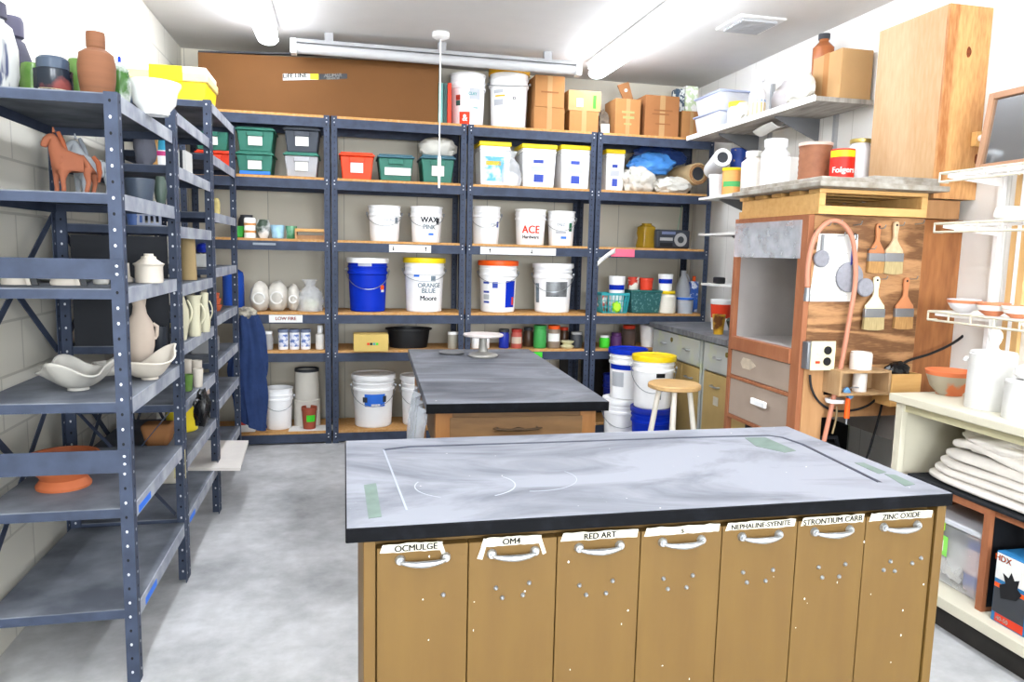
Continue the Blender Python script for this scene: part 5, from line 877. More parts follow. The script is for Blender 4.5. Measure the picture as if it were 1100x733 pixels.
can('beige rounded jar beside the orange and green can', 796, 821, 163, X_, MZ_, mat('cream_jar2', 0xE9E1D6, .5), whitew, neck=.6, lidh=.14)
can('tall white jar with a broad neck in the middle of the wall shelf', 817, 846, 150, X_, MZ_, white, white, neck=.72, lidh=.16)
y, r, h = rx(829, 860, 171, X_-.01, MZ_); y -= .06; simple('white_box', G().box(-.07, .07, -r, r, 0, h-.01), paper, 'plain white box in front of the tall white jar', 'box', bevel=.004, loc=(X_-.03, y-.02, MZ_+.0005))
zb = BT+.001
x, r, h = meas(857, 892, 154, 3.80, zb); rib = [(0, 0)]+[(1-.03*(k % 2), k/16) for k in range(16)]+[(1.03, .93), (1.03, 1), (0, 1)]
t_ = item('ridged brown canister standing on the plaster slabs', x, 3.80, zb, r*.95, h, rib, mat('ridged_brown', 0x8A5A40, .6, var=.15, scale=20), 'ridged_canister', 'canister', parts=lambda t, r, h: G().lathe([(r*1.035, h*.955), (r*1.05, h*.96), (r*1.04, h*1.02), (0, h*1.02)], 28).build('lid', mat('pinkish_lid', 0xC9B0A4, .5), t))
x, r, h = meas(892, 917, 160, 3.60, zb); tg = item('red coffee can with white lettering and yellow top band', x, 3.60, zb, r, h, [(0, 0), (1, 0), (1, .95), (.97, 1), (0, 1)], mat('coffee_red', 0xCC2418, .4), 'coffee_can', 'can', parts=lambda t, r, h: (patch(G(), r, -1.2, 1.2, h*.78, h*.95).build('yellow_band', yellow, t), lettering('Folgers', .042, paper, t, lambda a, b: ((r+.003)*math.sin(.15+a/r), -(r+.003)*math.cos(.15+a/r), h*.42+b))))
x, r, h = meas(910, 934, 149, 3.80, zb); jar('tall clear jar with a gold lid on the plaster slabs', x, 3.80, zb, r, h, mat('milky_glass', 0xDCD8D8, .2, alpha=.8), mat('gold_lid', 0xB8A25E, .35, .7), neck=.8, lidh=.08, group='tubs and cans on the wall shelf')
# ------------------------------------------------------------------ top wall shelf
TZ = 2.4565; X3 = 2.88
def boxy(name, label, pl, pr_, pt, x, z, m, cat, dx=.12, lidm=None, group=None):
    y, r, h = rx(pl, pr_, pt, x-dx, z); t = T(name, label, cat, (x, y, z+.0005), 0, group); r *= 1.0; G().box(-dx, dx, -r, r, 0, h*(.86 if lidm else 1), tx=.012, ty=.012).build('body', m, t, bevel=.006)
    if lidm: G().box(-dx-.01, dx+.01, -r-.012, r+.012, h*.865, h).build('lid', lidm, t, bevel=.004)
    return y, r, h
# the two lidded clear bins at the far end stand square to the shelf
yb_ = 5.41
for k, lb in enumerate(['lower clear bin with a lilac lid at the far end of the high shelf', 'upper clear bin with a lilac lid at the far end of the high shelf']):
    t = T('clear_bin', lb, 'storage bin', (2.88, yb_, TZ+.0005+k*.141), 0, 'clear bins on the high shelf'); G().box(-.15, .15, -.2, .2, 0, .125, tx=.02, ty=.02).build('body', mat('clear_bin_plastic', 0xE3E6F0, .25, alpha=.75), t, bevel=.006); G().box(-.16, .16, -.215, .215, .1255, .139).build('lid', mat('lilac_lid', 0xB4BEDE, .4), t, bevel=.004)
t = T('white_jar', 'white jar with a yellow lid in front of the clear bins', 'jar', (2.83, 5.12, TZ+.0005)); G().lathe([(0, 0), (.065, 0), (.07, .02), (.07, .12), (.055, .14), (0, .14)], 24).build('body', white, t); G().lathe([(.06, .1405), (.066, .142), (.066, .172), (0, .174)], 24).build('lid', yellow, t)
simple('white_fluff_bag', G().blob((0, 0, 0), (.05, .09, .07), 21, .4), polyw, 'white crumpled plastic in front of the yellow-lidded jar', 'bag', loc=(2.765, 4.93, TZ+.0585))
y = 4.74; t = T('spray_bottle', 'tall white spray bottle with a tan lower half on the high shelf', 'bottle', (2.765, y, TZ+.0005)); hb = wz(76, 2.765, y)-TZ
G().lathe([(0, 0), (.052, 0), (.055, .01), (.055, hb*.5), (.04, hb*.6), (.028, hb*.66), (.028, hb*.75), (0, hb*.75)], 22).build('body', white, t); patch(G(), .055, -2.2, 2.2, .01, hb*.30).build('tan_label', mat('tan_label', 0xE4C68C, .6), t); patch(G(), .055, -2.2, 2.2, hb*.31, hb*.36).build('blue_label', mat('pale_blue_label', 0xA4B8DC, .6), t); G().lathe([(.031, hb*.751), (.04, hb*.78), (.042, hb), (0, hb)], 18).build('cap', white, t)
simple('zip_bag', G().blob((0, 0, 0), (.085, .16, .13), 22, .22), mat('zip_bag_film', 0xEDE6E6, .35, alpha=.85, var=.06, bump=.5, scale=9, k=.65), 'bulging clear bag of pale clay on the high shelf', 'bag', loc=(2.95, 4.66, TZ+.109)); simple('white_bag', G().blob((0, 0, 0), (.07, .12, .11), 23, .3), polyw, 'white knotted plastic bag beside the big cardboard box', 'bag', loc=(2.785, 4.27, TZ+.0925))
y0_ = 4.02; t = T('cardboard_box', 'big cardboard box at the near end of the high shelf', 'box', (2.985, y0_+.14, TZ+.0005)); hb = wz(52, 2.95, 4.02)-TZ; G().box(-.105, .11, -.14, .14, 0, hb).build('carton', card2, t, bevel=.004); G().box(-.1065, -.105, -.02, .03, 0, hb+.001).build('packing_tape', card, t)
yq = y0_+.36; t = T('brown_bottle', 'brown bottle with a black cap behind the big cardboard box', 'bottle', (3.0, yq, TZ+.0005)); hb2 = wz(37, 3.0, yq)-TZ; G().lathe([(0, 0), (.06, 0), (.065, .015), (.065, hb2*.82), (.03, hb2*.9), (.03, hb2*.93), (0, hb2*.93)], 22).build('body', mat('brown_bottle_glass', 0xB4693A, .2, trans=.3), t); G().lathe([(.036, hb2*.931), (.036, hb2), (0, hb2)], 18).build('cap', greyd, t)
simple('curled_card', G().grid(lambda a, b: (.12*a, -.12+.24*b, -.03*math.sin(a*3)-.03*b*b), 8, 12), paper, 'pale card hanging curled under the high shelf', 'card', loc=(2.80, 4.72, TZ-.05), solid=.002)
# ------------------------------------------------------------------ wire shelf pots and mirror
def wbowl(px0, px1, pt, pb, z, x, label, m, prof, name='bowl', cat='bowl', parts=None, group='bowls on the lowest wire shelf'):
    zz = z+.004; y = wy((px0+px1)/2, x, zz+.03); r = (px1-px0)/2*dep(x, y, zz)/FPX; h = r*.84; t = T(name, label, cat, (x, y, zz+.0005), face(x, y), group); G().lathe([(a*r, b_*h) for a, b_ in prof], 36).build('body', m, t)
    if parts: parts(t, r, h)
    return t
bw = [(0, .03), (.42, 0), (.45, .05), (.75, .3), (.94, .7), (1, 1), (.95, 1), (.88, .7), (.7, .35), (0, .14)]
def band(m, v0, v1, ra, rb_): return lambda t, r, h: G().lathe([(r*ra+.0015, h*v0), (r*(ra+rb_)/2*1.02+.001, h*(v0+v1)/2), (r*rb_+.0015, h*v1)], 36).build('glaze_band', m, t)
wbowl(1019, 1052, 306, 326, WZ[2], 2.84, 'small terracotta-rimmed white bowl, leftmost on the lowest wire shelf', mat('white_raw_glaze', 0xE6E6EA, .6), bw, parts=band(terral, .72, .97, .945, .995))
wbowl(1050, 1083, 306, 331, WZ[2], 2.82, 'middle bowl on the lowest wire shelf, white belly and terracotta foot', terral, bw, parts=band(glaze, .42, .82, .815, .962))
wbowl(1078, 1110, 308, 333, WZ[2], 2.83, 'rightmost bowl on the lowest wire shelf, white above terracotta', terral, bw, parts=band(glaze, .38, .99, .80, 1.0))
x = 2.84; zz = WZ[1]+.004; y = wy(1086, x, zz); tg = item('low round white jar on the middle wire shelf', x, y, zz, .068, .062, [(0, 0), (.7, 0), (.98, .25), (1, .55), (.88, .92), (.6, 1), (0, 1)], glaze, 'round_jar', 'jar')
# framed mirror leaning on the wall
t = T('framed_mirror', 'mirror in a wooden frame standing on the top wire shelf', 'mirror', (2.92, 2.62, WZ[0]+.011)); t.rotation_euler = (0, .12, PI*.0)
W_, H_ = .38, .36; g = G(); g.box(-.02, .012, -W_, -W_+.03, 0, H_); g.box(-.02, .012, W_-.03, W_, 0, H_); g.box(-.02, .012, -W_+.03, W_-.03, H_-.03, H_); g.box(-.02, .012, -W_+.03, W_-.03, 0, .03); g.build('frame', mat('mirror_frame', 0xA0785A, .5, var=.1), t, bevel=.003); G().box(-.006, .004, -W_+.03, W_-.03, .03, H_-.03).build('glass', mirror, t)
# ------------------------------------------------------------------ on and in the cream cabinet
cz = .915
def oncab(px, py): return onslab(px, py, cz)
x, y = oncab(1015, 424); y -= .0; t = T('terracotta_bowl', 'unglazed terracotta and grey bowl on the cream cabinet', 'bowl', (x+.02, y+.0, cz+.0005)); 
G().lathe([(0, .0), (.045, 0), (.046, .008), (.068, .035), (.084, .085), (.088, .102), (.083, .102), (.062, .04), (0, .018)], 36).build('body', mat('terra_grey_dip', 0xA59B88, .8, col2=0xD0774C, scale=8, thr=(.47, .52)), t); G().lathe([(.0845, .084), (.0888, .1025), (.0825, .1028), (.0615, .042), (.0, .02)], 36).build('terracotta_inside', mat('inner_terra', 0xD4754A, .8, var=.05), t); t.scale = (1.15, 1.15, 1.05)
def canister(label, px0, px1, ytop, pyb, knob=True):
    x, y = oncab((px0+px1)/2, pyb); r = (px1-px0)/2*dep(x, y, cz)/FPX; y += r*.85; x += r*.15; h = wz(ytop, x, y-r)-cz; t = T('lidded_canister', label, 'canister', (x, y, cz+.0005), face(x, y), 'white lidded canisters')
    G().lathe([(0, 0), (r*.98, 0), (r, .004), (r*.985, h*.45), (r*.97, h*.93), (r*.99, h*.95), (r*.95, h*.96), (0, h*.96)], 40).build('body', mat('matte_white_clay', 0xD2D1CE, .7, var=.02, scale=20, bump=.15), t)
    G().lathe([(r*.93, h*.961), (r*.94, h*.99), (r*.88, h), (r*.3, h*1.01), (r*.26, h*1.03)]+([(r*.16, h*1.06), (r*.14, h*1.10), (r*.24, h*1.16), (r*.30, h*1.25), (r*.26, h*1.33), (r*.14, h*1.38), (0, h*1.39)] if knob else [(r*.5, h*1.05), (r*.65, h*1.15), (r*.6, h*1.3), (r*.3, h*1.4), (0, h*1.42)]), 32).build('lid', mat('matte_white_clay', 0xD2D1CE), t)
    if knob: G().tube([(-r*.97, 0, h*.84), (-r*1.08, 0, h*.84), (-r*1.12, 0, h*.80)], .010, 8).build('lug', mat('matte_white_clay', 0xD2D1CE), t)
canister('tall white carved canister with a knobbed lid on the cream cabinet', 1052, 1099, 381, 443); canister('white canister with a domed lid cut by the right edge of the picture', 1092, 1136, 413, 455, False)
# folded canvas
mz = kz+.0145; cxx, cyy = 2.63, 2.30; t = T('folded_canvas', 'pile of folded off-white canvas on the black mat', 'cloth', (cxx, cyy, mz)); rr = random.Random(9)
for k in range(5):
    hx_, hy_ = .20-.012*k, .38-.02*k; zc = .02+.034*k; ph = rr.uniform(0, 6); th = .0185+.004*(k > 2)
    def fn(a, b, hx_=hx_, hy_=hy_, zc=zc, ph=ph, th=th, k=k):
        u = a*2*PI; w = b*PI; e = .32
        sgn = lambda v, p: math.copysign(abs(v)**p, v)
        rr_ = max(.001, math.sin(w))**.35
        px_ = hx_*sgn(math.cos(u), .45)*rr_; py_ = hy_*sgn(math.sin(u), .45)*rr_; q = Vector((px_*5, py_*5, ph+k))
        return (px_+.008*noise.noise(q*2), py_+.012*noise.noise(q*1.5+Vector((3, 0, 0))), max(.0008*(k == 0), zc+th*sgn(math.cos(w), .6)+.010*noise.noise(q*1.2)*(1 if k else 0)+(.03 if k == 4 else 0)*math.exp(-((py_-.12)/.12)**2)))
    G().grid(fn, 64, 20, True).build('canvas_fold', cloth, t, smooth=80)
G().blob((-.03, .06, .20), (.14, .20, .05), 31, .28, 2.0, 4, False).build('canvas_fold', cloth, t, smooth=80)
roll('white_fabric_roll', 'white roll lying behind the folded canvas inside the cream cabinet', (3.005, 2.68, kz+.082), (3.005, 1.7, kz+.082), .066, mat('roll_white', 0xDCD8D0, .7), 'roll'); roll('blue_label_roll', 'roll with red and blue wrapper behind the folded canvas', (2.945, 2.45, kz+.178), (2.945, 1.6, kz+.178), .05, mat('blue_wrapper', 0x26407C, .5, col2=0xDEDAD2, scale=4, thr=(.5, .52)), 'roll'); roll('speckled_roll', 'speckled pale roll low behind the folded canvas', (2.885, 2.55, kz+.0655), (2.885, 1.7, kz+.0655), .05, mat('speckled_roll_mat', 0xD4CEC4, .7, col2=0xB4675A, scale=24, thr=(.62, .66)), 'roll')
# clear plastic bin
bx0, by0_, by1_ = 2.45, ky0+.06, ky1-.06; zf = cz1+.0005; t = T('clear_storage_bin', 'clear plastic bin with a lime latch inside the wooden cubby', 'storage bin', (bx0+.13, (by0_+by1_)/2, zf)); hy = (by1_-by0_)/2
g = G(); g.box(-.13, .13, -hy, hy, 0, .27, tx=.02, ty=.02); g.build('body', mat('clear_bin2', 0xE2E4E8, .2, alpha=.32), t, bevel=.01); G().box(-.14, .14, -hy-.008, hy+.008, .271, .295).build('lid', mat('clear_lid', 0xDDE0E6, .3, alpha=.8), t, bevel=.006); G().box(-.146, -.128, .02, hy-.02, .235, .285).build('latch', lime, t, bevel=.006)
G().prism([(.0, .13), (.09, .14), (.09, .22), (.0, .215)], -.1335, -.132, 'yz').build('price_sticker', mat('lime_sticker', 0x8EE060, .6), t); G().prism([(.02, .15), (.06, .155), (.06, .20), (.02, .195)], -.1348, -.1336, 'yz').build('sticker_print', paper, t)
t2 = T('medicine_box', 'pink and blue carton inside the clear bin', 'box', (bx0+.11, (by0_+by1_)/2-.09, zf+.004)); G().box(-.05, .05, -.055, .055, 0, .24).build('carton', mat('pink_white_carton', 0xE6C8C8, .6), t2, bevel=.003); G().box(-.052, -.0502, -.055, .055, .02, .07).build('blue_band', bprint, t2); G().box(-.052, -.0502, -.03, .05, .18, .22).build('blue_band', bprint, t2)
simple('white_bundle', G().blob((0, 0, 0), (.07, .08, .09), 17, .3), paper, 'white bundle inside the clear bin', 'bundle', loc=(bx0+.11, (by0_+by1_)/2+.05, zf+.08))
# glove boxes
for k, (yy0, yy1, lb) in enumerate([(wy(1105, 2.41, .3)+.005, wy(1068, 2.41, .3), 'white and blue carton of black gloves beside the wooden cubby'), (wy(1145, 2.41, .3)+.005, wy(1105, 2.41, .3), 'second carton of black gloves at the right edge of the picture')]):
    t = T('glove_carton', lb, 'box', (2.53, (yy0+yy1)/2, zf), 0, 'cartons of black gloves'); hy = (yy1-yy0)/2; G().box(-.12, .12, -hy, hy, 0, .275).build('carton', mat('bluewhite_carton', 0x2C74A8, .5), t, bevel=.003)
    f = -.1205
    for nm, a, b_, v0, v1, m in (('white_panel', -.95, .95, .62, .98, paper), ('orange_band', -.95, .95, .5, .56, orange), ('dark_panel', -.95, .95, .14, .495, mat('photo_grey', 0x3C3F44, .5)), ('red_panel', -.95, .75, .02, .135, redt)):
        G().box(f-.001, f, a*hy, b_*hy, v0*.275, v1*.275).build(nm, m, t)
    g = G(); g.prism([(-.03, .12), (.035, .10), (.045, .15), (.02, .165), (.035, .2), (.01, .19), (.0, .215), (-.015, .19), (-.035, .2), (-.03, .165), (-.05, .15)], f-.0022, f-.0012, 'yz'); g.build('glove_picture', black, t, smooth=0)
    lettering('HDX', .032, orange, t, lambda a, b, f=f, hy=hy: (f-.0016, .045-a if False else .04-a, .25+b)); lettering('40-50', .022, paper, t, lambda a, b, f=f: (f-.0016, .02-a, .020+b))
    for kk in (1,): G().box(-.119, .119, -hy-.0012, -hy-.0002, .14, .155).build('orange_band', orange, t)
# ------------------------------------------------------------------ pots on the left shelving
Z1, Z2, Z3 = UN[0][2], UN[1][2], UN[2][2]
def lx(pl, pr_, pt, x, z):
    """depth on a left shelf from the picture column of something standing at distance x from the wall"""
    y = wy((pl+pr_)/2, x, z+.06); r = (pr_-pl)/2*dep(x, y, z)/FPX; return y, r, wz(pt, x, y)-z
def pot(label, name, cat, pl, pr_, pt, z, prof, m, x=None, y=None, n=32, parts=None, group='pots on the left shelving', wob=0, sy=1, h=None):
    if y is None: y, r, hh = lx(pl, pr_, pt, x, z)
    else:
        x = wx((pl+pr_)/2, y, z+.06); r = (pr_-pl)/2*dep(x, y, z)/FPX; hh = wz(pt, x, y-r*.3)-z
    h = h or hh; t = T(name, label, cat, (x, y, z+.001), face(x, y), group); G().lathe([(a*r, b_*h) for a, b_ in prof], n, wob=wob, sy=sy).build('body', m, t)
    if parts: parts(t, r, h)
    return t
z = Z1[0]; Y0 = 2.66
bottle = [(0, 0), (.75, 0), (.9, .08), (1, .35), (.95, .6), (.7, .74), (.38, .79), (.36, .81), (.50, .815), (.52, .97), (.46, 1), (0, 1)]
pot('large blue and cream streaked jar cut by the left edge of the picture', 'striped_jar', 'jar', -28, 17, -2, z, [(0, 0), (.8, 0), (1, .2), (1, .5), (.8, .72), (.5, .78), (.5, .80), (0, .8)], stripe, y=2.74, parts=lambda t, r, h: G().lathe([(r*.52, h*.801), (r*.62, h*.82), (r*.6, h*.97), (r*.4, h), (0, h)], 28).build('dark_lid', purp, t))
pot('tall slate-purple bottle behind the streaked jar', 'clay_bottle', 'bottle', -4, 34, 17, z, [(0, 0), (.7, 0), (.85, .1), (1, .35), (.95, .52), (.65, .72), (.5, .745), (.48, .76), (0, .76)], purp, y=2.97, parts=lambda t, r, h: G().lathe([(r*.5, h*.761), (r*.62, h*.78), (r*.64, h*.95), (r*.55, h), (0, h)], 28).build('flared_neck', mat('plum_glaze', 0x474558, .5), t))
pot('small green glazed pot behind the dark lidded pot', 'green_pot', 'pot', 23, 48, 68, z, [(0, 0), (.8, 0), (1, .3), (1, .75), (.8, .98), (.7, 1), (0, .95)], glaze_g, y=2.90)
pot('dark mottled lidded pot with cream foot on the near shelf end', 'lidded_pot', 'pot', 39, 76, 61, z, [(0, 0), (.55, 0), (.6, .06), (.92, .14), (1, .2), (1, .62), (1.02, .66), (.85, .67), (.84, .7), (0, .7)], glaze_d, y=2.76, parts=lambda t, r, h: (G().lathe([(r*.85, h*.701), (r*.84, h*.94), (r*.7, h), (0, h)], 24, wob=.02).build('lid', mat('slate_glaze', 0x3A4656, .25), t), patch(G(), 0, -.9, 1.2, h*.07, h*.17, rz=lambda q: r*(.62+.34*(q/h-.06)/.11)).build('cream_glaze_edge', mat('cream_glaze', 0xDCD0A8, .4), t)))
pot('tall green glazed jar partly behind the brown bottle', 'green_jar', 'jar', 74, 98, 64, z, [(0, 0), (.85, 0), (1, .2), (1, .85), (.8, 1), (0, 1)], glaze_g, y=2.90)
pot('ridged brown clay bottle with a wide collar', 'clay_bottle', 'bottle', 86, 123, 34, z, [(0, 0), (.78, 0), (.86, .08), (.98, .32), (1, .5), (.9, .68), (.6, .74), (.47, .755), (.46, .77), (.50, .78), (.50, .95), (.48, 1), (.36, 1), (0, .98)], brownclay, y=2.76)
pot('green and white streaked vase with a small blue tip', 'streaked_vase', 'vase', 119, 140, 67, z, [(0, 0), (.75, 0), (.95, .3), (1, .55), (.8, .85), (.35, 1), (0, 1)], glaze_w, y=2.88, parts=lambda t, r, h: G().lathe([(0, h), (r*.16, h*1.001), (r*.14, h*1.12), (0, h*1.15)], 12).build('blue_tip', blue, t))
pot('wide white bowl with a flared rim on the top of the near unit', 'white_bowl', 'bowl', 139, 193, 88, z, [(0, 0), (.5, 0), (.52, .1), (.78, .35), (.85, .7), (1, .93), (1, 1), (.95, 1), (.78, .75), (.7, .4), (0, .2)], glaze, y=3.0, h=.115)
# yellow box on the far unit
yb1 = 4.52; x0, x1 = wx(137, yb1, 2.35), wx(222, yb1, 2.35); t = T('yellow_box', 'yellow plastic box with a milky lid on top of the farthest left unit', 'storage box', ((x0+x1)/2-.0, yb1+.17, Z3[0]+.001)); w = (x1-x0)/2
hb = wz(70, (x0+x1)/2, yb1)-Z3[0]; G().box(-w, w, -.17, .17, 0, hb*.62, tx=.015, ty=.01).build('body', yellow, t, bevel=.008); G().box(-w-.008, w+.008, -.178, .178, hb*.622, hb*.84).build('rim', mat('milky_yellow', 0xF0D890, .4), t, bevel=.006); G().box(-w, w, -.17, .17, hb*.841, hb).build('lid', mat('milky_lid', 0xF4ECDC, .4), t, bevel=.006); G().box(-w*.45, w*.4, -.181, -.1785, hb*.6, hb*.99).build('yellow_latch', yellow, t, bevel=.001)
# the horses
def skin(name, verts, edges, m, parent, sub=2):
    me = bpy.data.meshes.new(name); me.from_pydata([v[:3] for v in verts], edges, []); o = bpy.data.objects.new(name, me); C.objects.link(o)
    md = o.modifiers.new('skin', 'SKIN'); o.modifiers.new('sub', 'SUBSURF').levels = sub; o.modifiers['sub'].render_levels = sub; md.use_smooth_shade = True
    for i, v in enumerate(verts):
        s = me.skin_vertices[0].data[i]; s.radius = (v[3], v[4] if len(v) > 4 else v[3]); s.use_root = (i == 0)
    bpy.context.view_layer.update(); nm = bpy.data.meshes.new_from_object(o.evaluated_get(bpy.context.evaluated_depsgraph_get())); bpy.data.objects.remove(o)
    nm.materials.clear(); nm.materials.append(m); nm.polygons.foreach_set('use_smooth', [True]*len(nm.polygons)); o = bpy.data.objects.new(name, nm); C.objects.link(o); o.parent = parent; return o
def horse(label, px0, px1, pt, y, z, m, mane):
    x = wx((px0+px1)/2, y, z+.1); s = (wz(pt, x, y)-z)/.262; t = T('horse_figurine', label, 'figurine', (x, y, z+.001), face(x, y), None)
    V = [(.005, 0, .125, .042, .038), (.050, 0, .128, .038), (.075, 0, .128, .030), (-.035, 0, .135, .040), (-.048, 0, .170, .032), (-.052, 0, .205, .024), (-.058, 0, .232, .022), (-.078, 0, .215, .019), (-.088, 0, .19, .014), (-.090, 0, .182, .012)]
    E_ = [(0, 1), (1, 2), (0, 3), (3, 4), (4, 5), (5, 6), (6, 7), (7, 8), (8, 9)]
    for (bx_, par, off) in ((-.050, 3, .024), (-.026, 3, -.024), (.080, 2, .024), (.056, 2, -.024)):
        i = len(V); back = bx_ > 0; V += [(bx_, off, .092, .016), (bx_+(.007 if back else -.002), off, .052, .0105), (bx_, off, .022, .009), (bx_-.002, off, .008, .012)]; E_ += [(par, i), (i, i+1), (i+1, i+2), (i+2, i+3)]
    o = skin('body', [(a[0]*s, a[1]*s, a[2]*s)+tuple(q*s for q in a[3:]) for a in V], E_, m, t)
    for sgn in (-1, 1): G().tube([(-.052*s, sgn*.012*s, .244*s), (-.054*s, sgn*.016*s, .264*s)], .005*s, 6, rs=[.007*s, .002*s]).build('ear', m, t)
    G().tube([(-.038*s, 0, .248*s), (-.025*s, 0, .215*s), (-.014*s, 0, .175*s), (0, 0, .160*s)], .009*s, 8, rs=[.007*s, .010*s, .009*s, .004*s]).build('mane', mane, t); G().tube([(.082*s, 0, .160*s), (.100*s, 0, .135*s), (.104*s, 0, .095*s), (.100*s, 0, .055*s)], .009*s, 8, rs=[.008*s, .011*s, .010*s, .004*s]).build('tail', mane, t)
    return t
horse('terracotta horse figurine with head turned down, standing near the wall', 50, 101, 139, 2.79, Z1[1], terra, mat('terracotta_dark', 0x8A4A2E, .8))
horse('pale grey horse figurine behind the terracotta one', 74, 122, 146, 3.02, Z1[1], mat('pale_grey_clay', 0x9FA3A8, .8, var=.1), mat('grey_clay_dark', 0x7C8086, .8))
pot('low dark bowl at the far end of the second shelf', 'dark_bowl', 'bowl', 134, 165, 192, Z1[1], cup, mat('slate_pot', 0x3C4654, .4), y=3.15); pot('small dark green pot beside the low dark bowl', 'small_pot', 'pot', 166, 179, 190, Z1[1], rnd_, mat('dark_green_pot', 0x3E4C44, .4), y=3.25)
# third shelf
wide = [(0, 0), (.7, 0), (.95, .3), (1, .8), (.9, 1), (.82, 1), (.8, .3), (0, .1)]
pot('pale squat cup lying at the left end behind the rail', 'pale_cup', 'cup', 2, 30, 294, Z1[2], [(0, 0), (.95, 0), (1, .2), (.8, 1), (.7, 1), (.8, .1), (0, .1)], bisque, y=2.79); pot('pale squat cup in the middle behind the rail', 'pale_cup', 'cup', 55, 86, 294, Z1[2], [(0, 0), (.95, 0), (1, .2), (.8, 1), (.7, 1), (.8, .1), (0, .1)], bisque, y=2.79)
for k, (a, b_, lb) in enumerate([(29, 44, 'left'), (84, 94, 'right')]): 
    x = wx((a+b_)/2, 2.79, Z1[2]+.03); t = T('leaning_tile', '%s small black and white tile leaning behind the rail' % lb, 'tile', (x, 2.79, Z1[2]+.001), .3, 'small tiles behind the rail'); G().prism([(-.02, 0), (-.008, 0), (-.022, .07), (-.034, .07)], -.03, .03).build('white_tile', bisque, t); G().prism([(-.005, 0), (.012, 0), (-.004, .066), (-.02, .066)], -.028, .028).build('black_tile', black, t)
pot('grey wide dish at the back of the third shelf', 'grey_dish', 'dish', 40, 100, 300, Z1[2], wide, greige, y=3.0, h=.04); pot('glass beaker-like grey cup near the post', 'grey_cup', 'cup', 99, 117, 297, Z1[2], cup, greige, y=2.85, h=.05)
def knobl(t, r, h): G().lathe([(r*1.08, h*.62), (r*1.1, h*.66), (r*.9, h*.70), (r*.55, h*.82), (r*.52, h*.9), (r*.35, h*.92), (r*.33, h), (0, h)], 32).build('lid', bisque, t)
pot('cream lidded pot with a stepped lid beside the aisle', 'lidded_pot', 'pot', 146, 174, 273, Z1[2], [(0, 0), (.95, 0), (1, .1), (.98, .55), (1.04, .61), (0, .61)], bisque, y=3.02, parts=knobl)
pot('small white tipped dish behind the near post', 'small_dish', 'dish', 128, 143, 283, Z1[2], [(0, 0), (.8, 0), (.9, .2), (.5, .3), (.4, 1), (0, 1)], bisque, y=3.05)
# fourth shelf
z = Z1[3]
def leafbowl(label, pl, pr_, pt, y, z, m, lob=6, seed=1, tilt=0, hh=None):
    x = wx((pl+pr_)/2, y, z+.06); r = (pr_-pl)/2*dep(x, y, z)/FPX; h = hh or wz(pt, x, y)-z; t = T('fluted_bowl', label, 'bowl', (x, y, z+.001), face(x, y), 'fluted bowls on the left shelving')
    def f(inner):
        def fn(a, b):
            u = a*2*PI; fl_ = (1+.10*math.cos(lob*u+seed)*b+.10*noise.noise(Vector((math.cos(u)*1.4, math.sin(u)*1.4, seed)))*b); R = r*(.28+.72*b**.8)*fl_; zz_ = h*(.12+.68*b**1.3)*(1+.28*b*b*math.sin(lob*u*.5+seed*2))+tilt*b*math.cos(u)
            return (R*math.cos(u), R*math.sin(u), zz_+(.005 if inner else 0))
        return fn
    G().grid(f(0), 56, 14, True).build('bowl_wall', m, t, smooth=60, solid=.006); G().lathe([(0, 0), (r*.30, 0), (r*.29, h*.10), (r*.30, h*.16), (0, h*.17)], 28).build('foot', m, t); return t
leafbowl('grey fluted bowl with a ruffled rim on the fourth shelf', 48, 119, 386, 2.84, z, greige, 6, 1); leafbowl('cream leaf-shaped bowl with one rim raised beside the aisle', 132, 189, 366, 3.04, z, bisque, 4, 3.3, .03, .10)
pot('tall beige vase with a round belly behind the leaf bowl', 'beige_vase', 'vase', 137, 166, 322, z, [(0, 0), (.45, 0), (.6, .08), (.95, .35), (1, .5), (.85, .68), (.5, .8), (.42, .9), (.5, 1), (.4, 1), (0, .9)], mat('beige_clay', 0xB7A89A, .8, var=.05), y=3.22, parts=lambda t, r, h: G().tube([(r*.85, 0, h*.66), (r*1.15, 0, h*.62), (r*1.1, 0, h*.5), (r*.95, 0, h*.45)], .008, 6).build('lug', mat('beige_clay', 0xB7A89A), t))
pot('dark glazed cup between the beige vase and the post', 'dark_cup', 'cup', 164, 180, 351, z, cup, mat('dark_slate_glaze', 0x23272E, .3), y=3.3); pot('low grey dish behind the fluted bowl', 'grey_dish', 'dish', 100, 128, 384, z, wide, greige, y=3.15, h=.05)
# fifth shelf: terracotta bowl
pot('terracotta-orange footed bowl on the fifth shelf', 'orange_bowl', 'bowl', 33, 103, 513, Z1[4], [(0, 0), (.75, 0), (.76, .08), (.62, .28), (.68, .38), (.92, .62), (1, .92), (1, 1), (.93, 1), (.85, .62), (.6, .4), (0, .36)], mat('orange_earthenware', 0xB0603A, .6, var=.05, scale=3, stretch=(1, 1, 9)), y=2.88, h=.118)
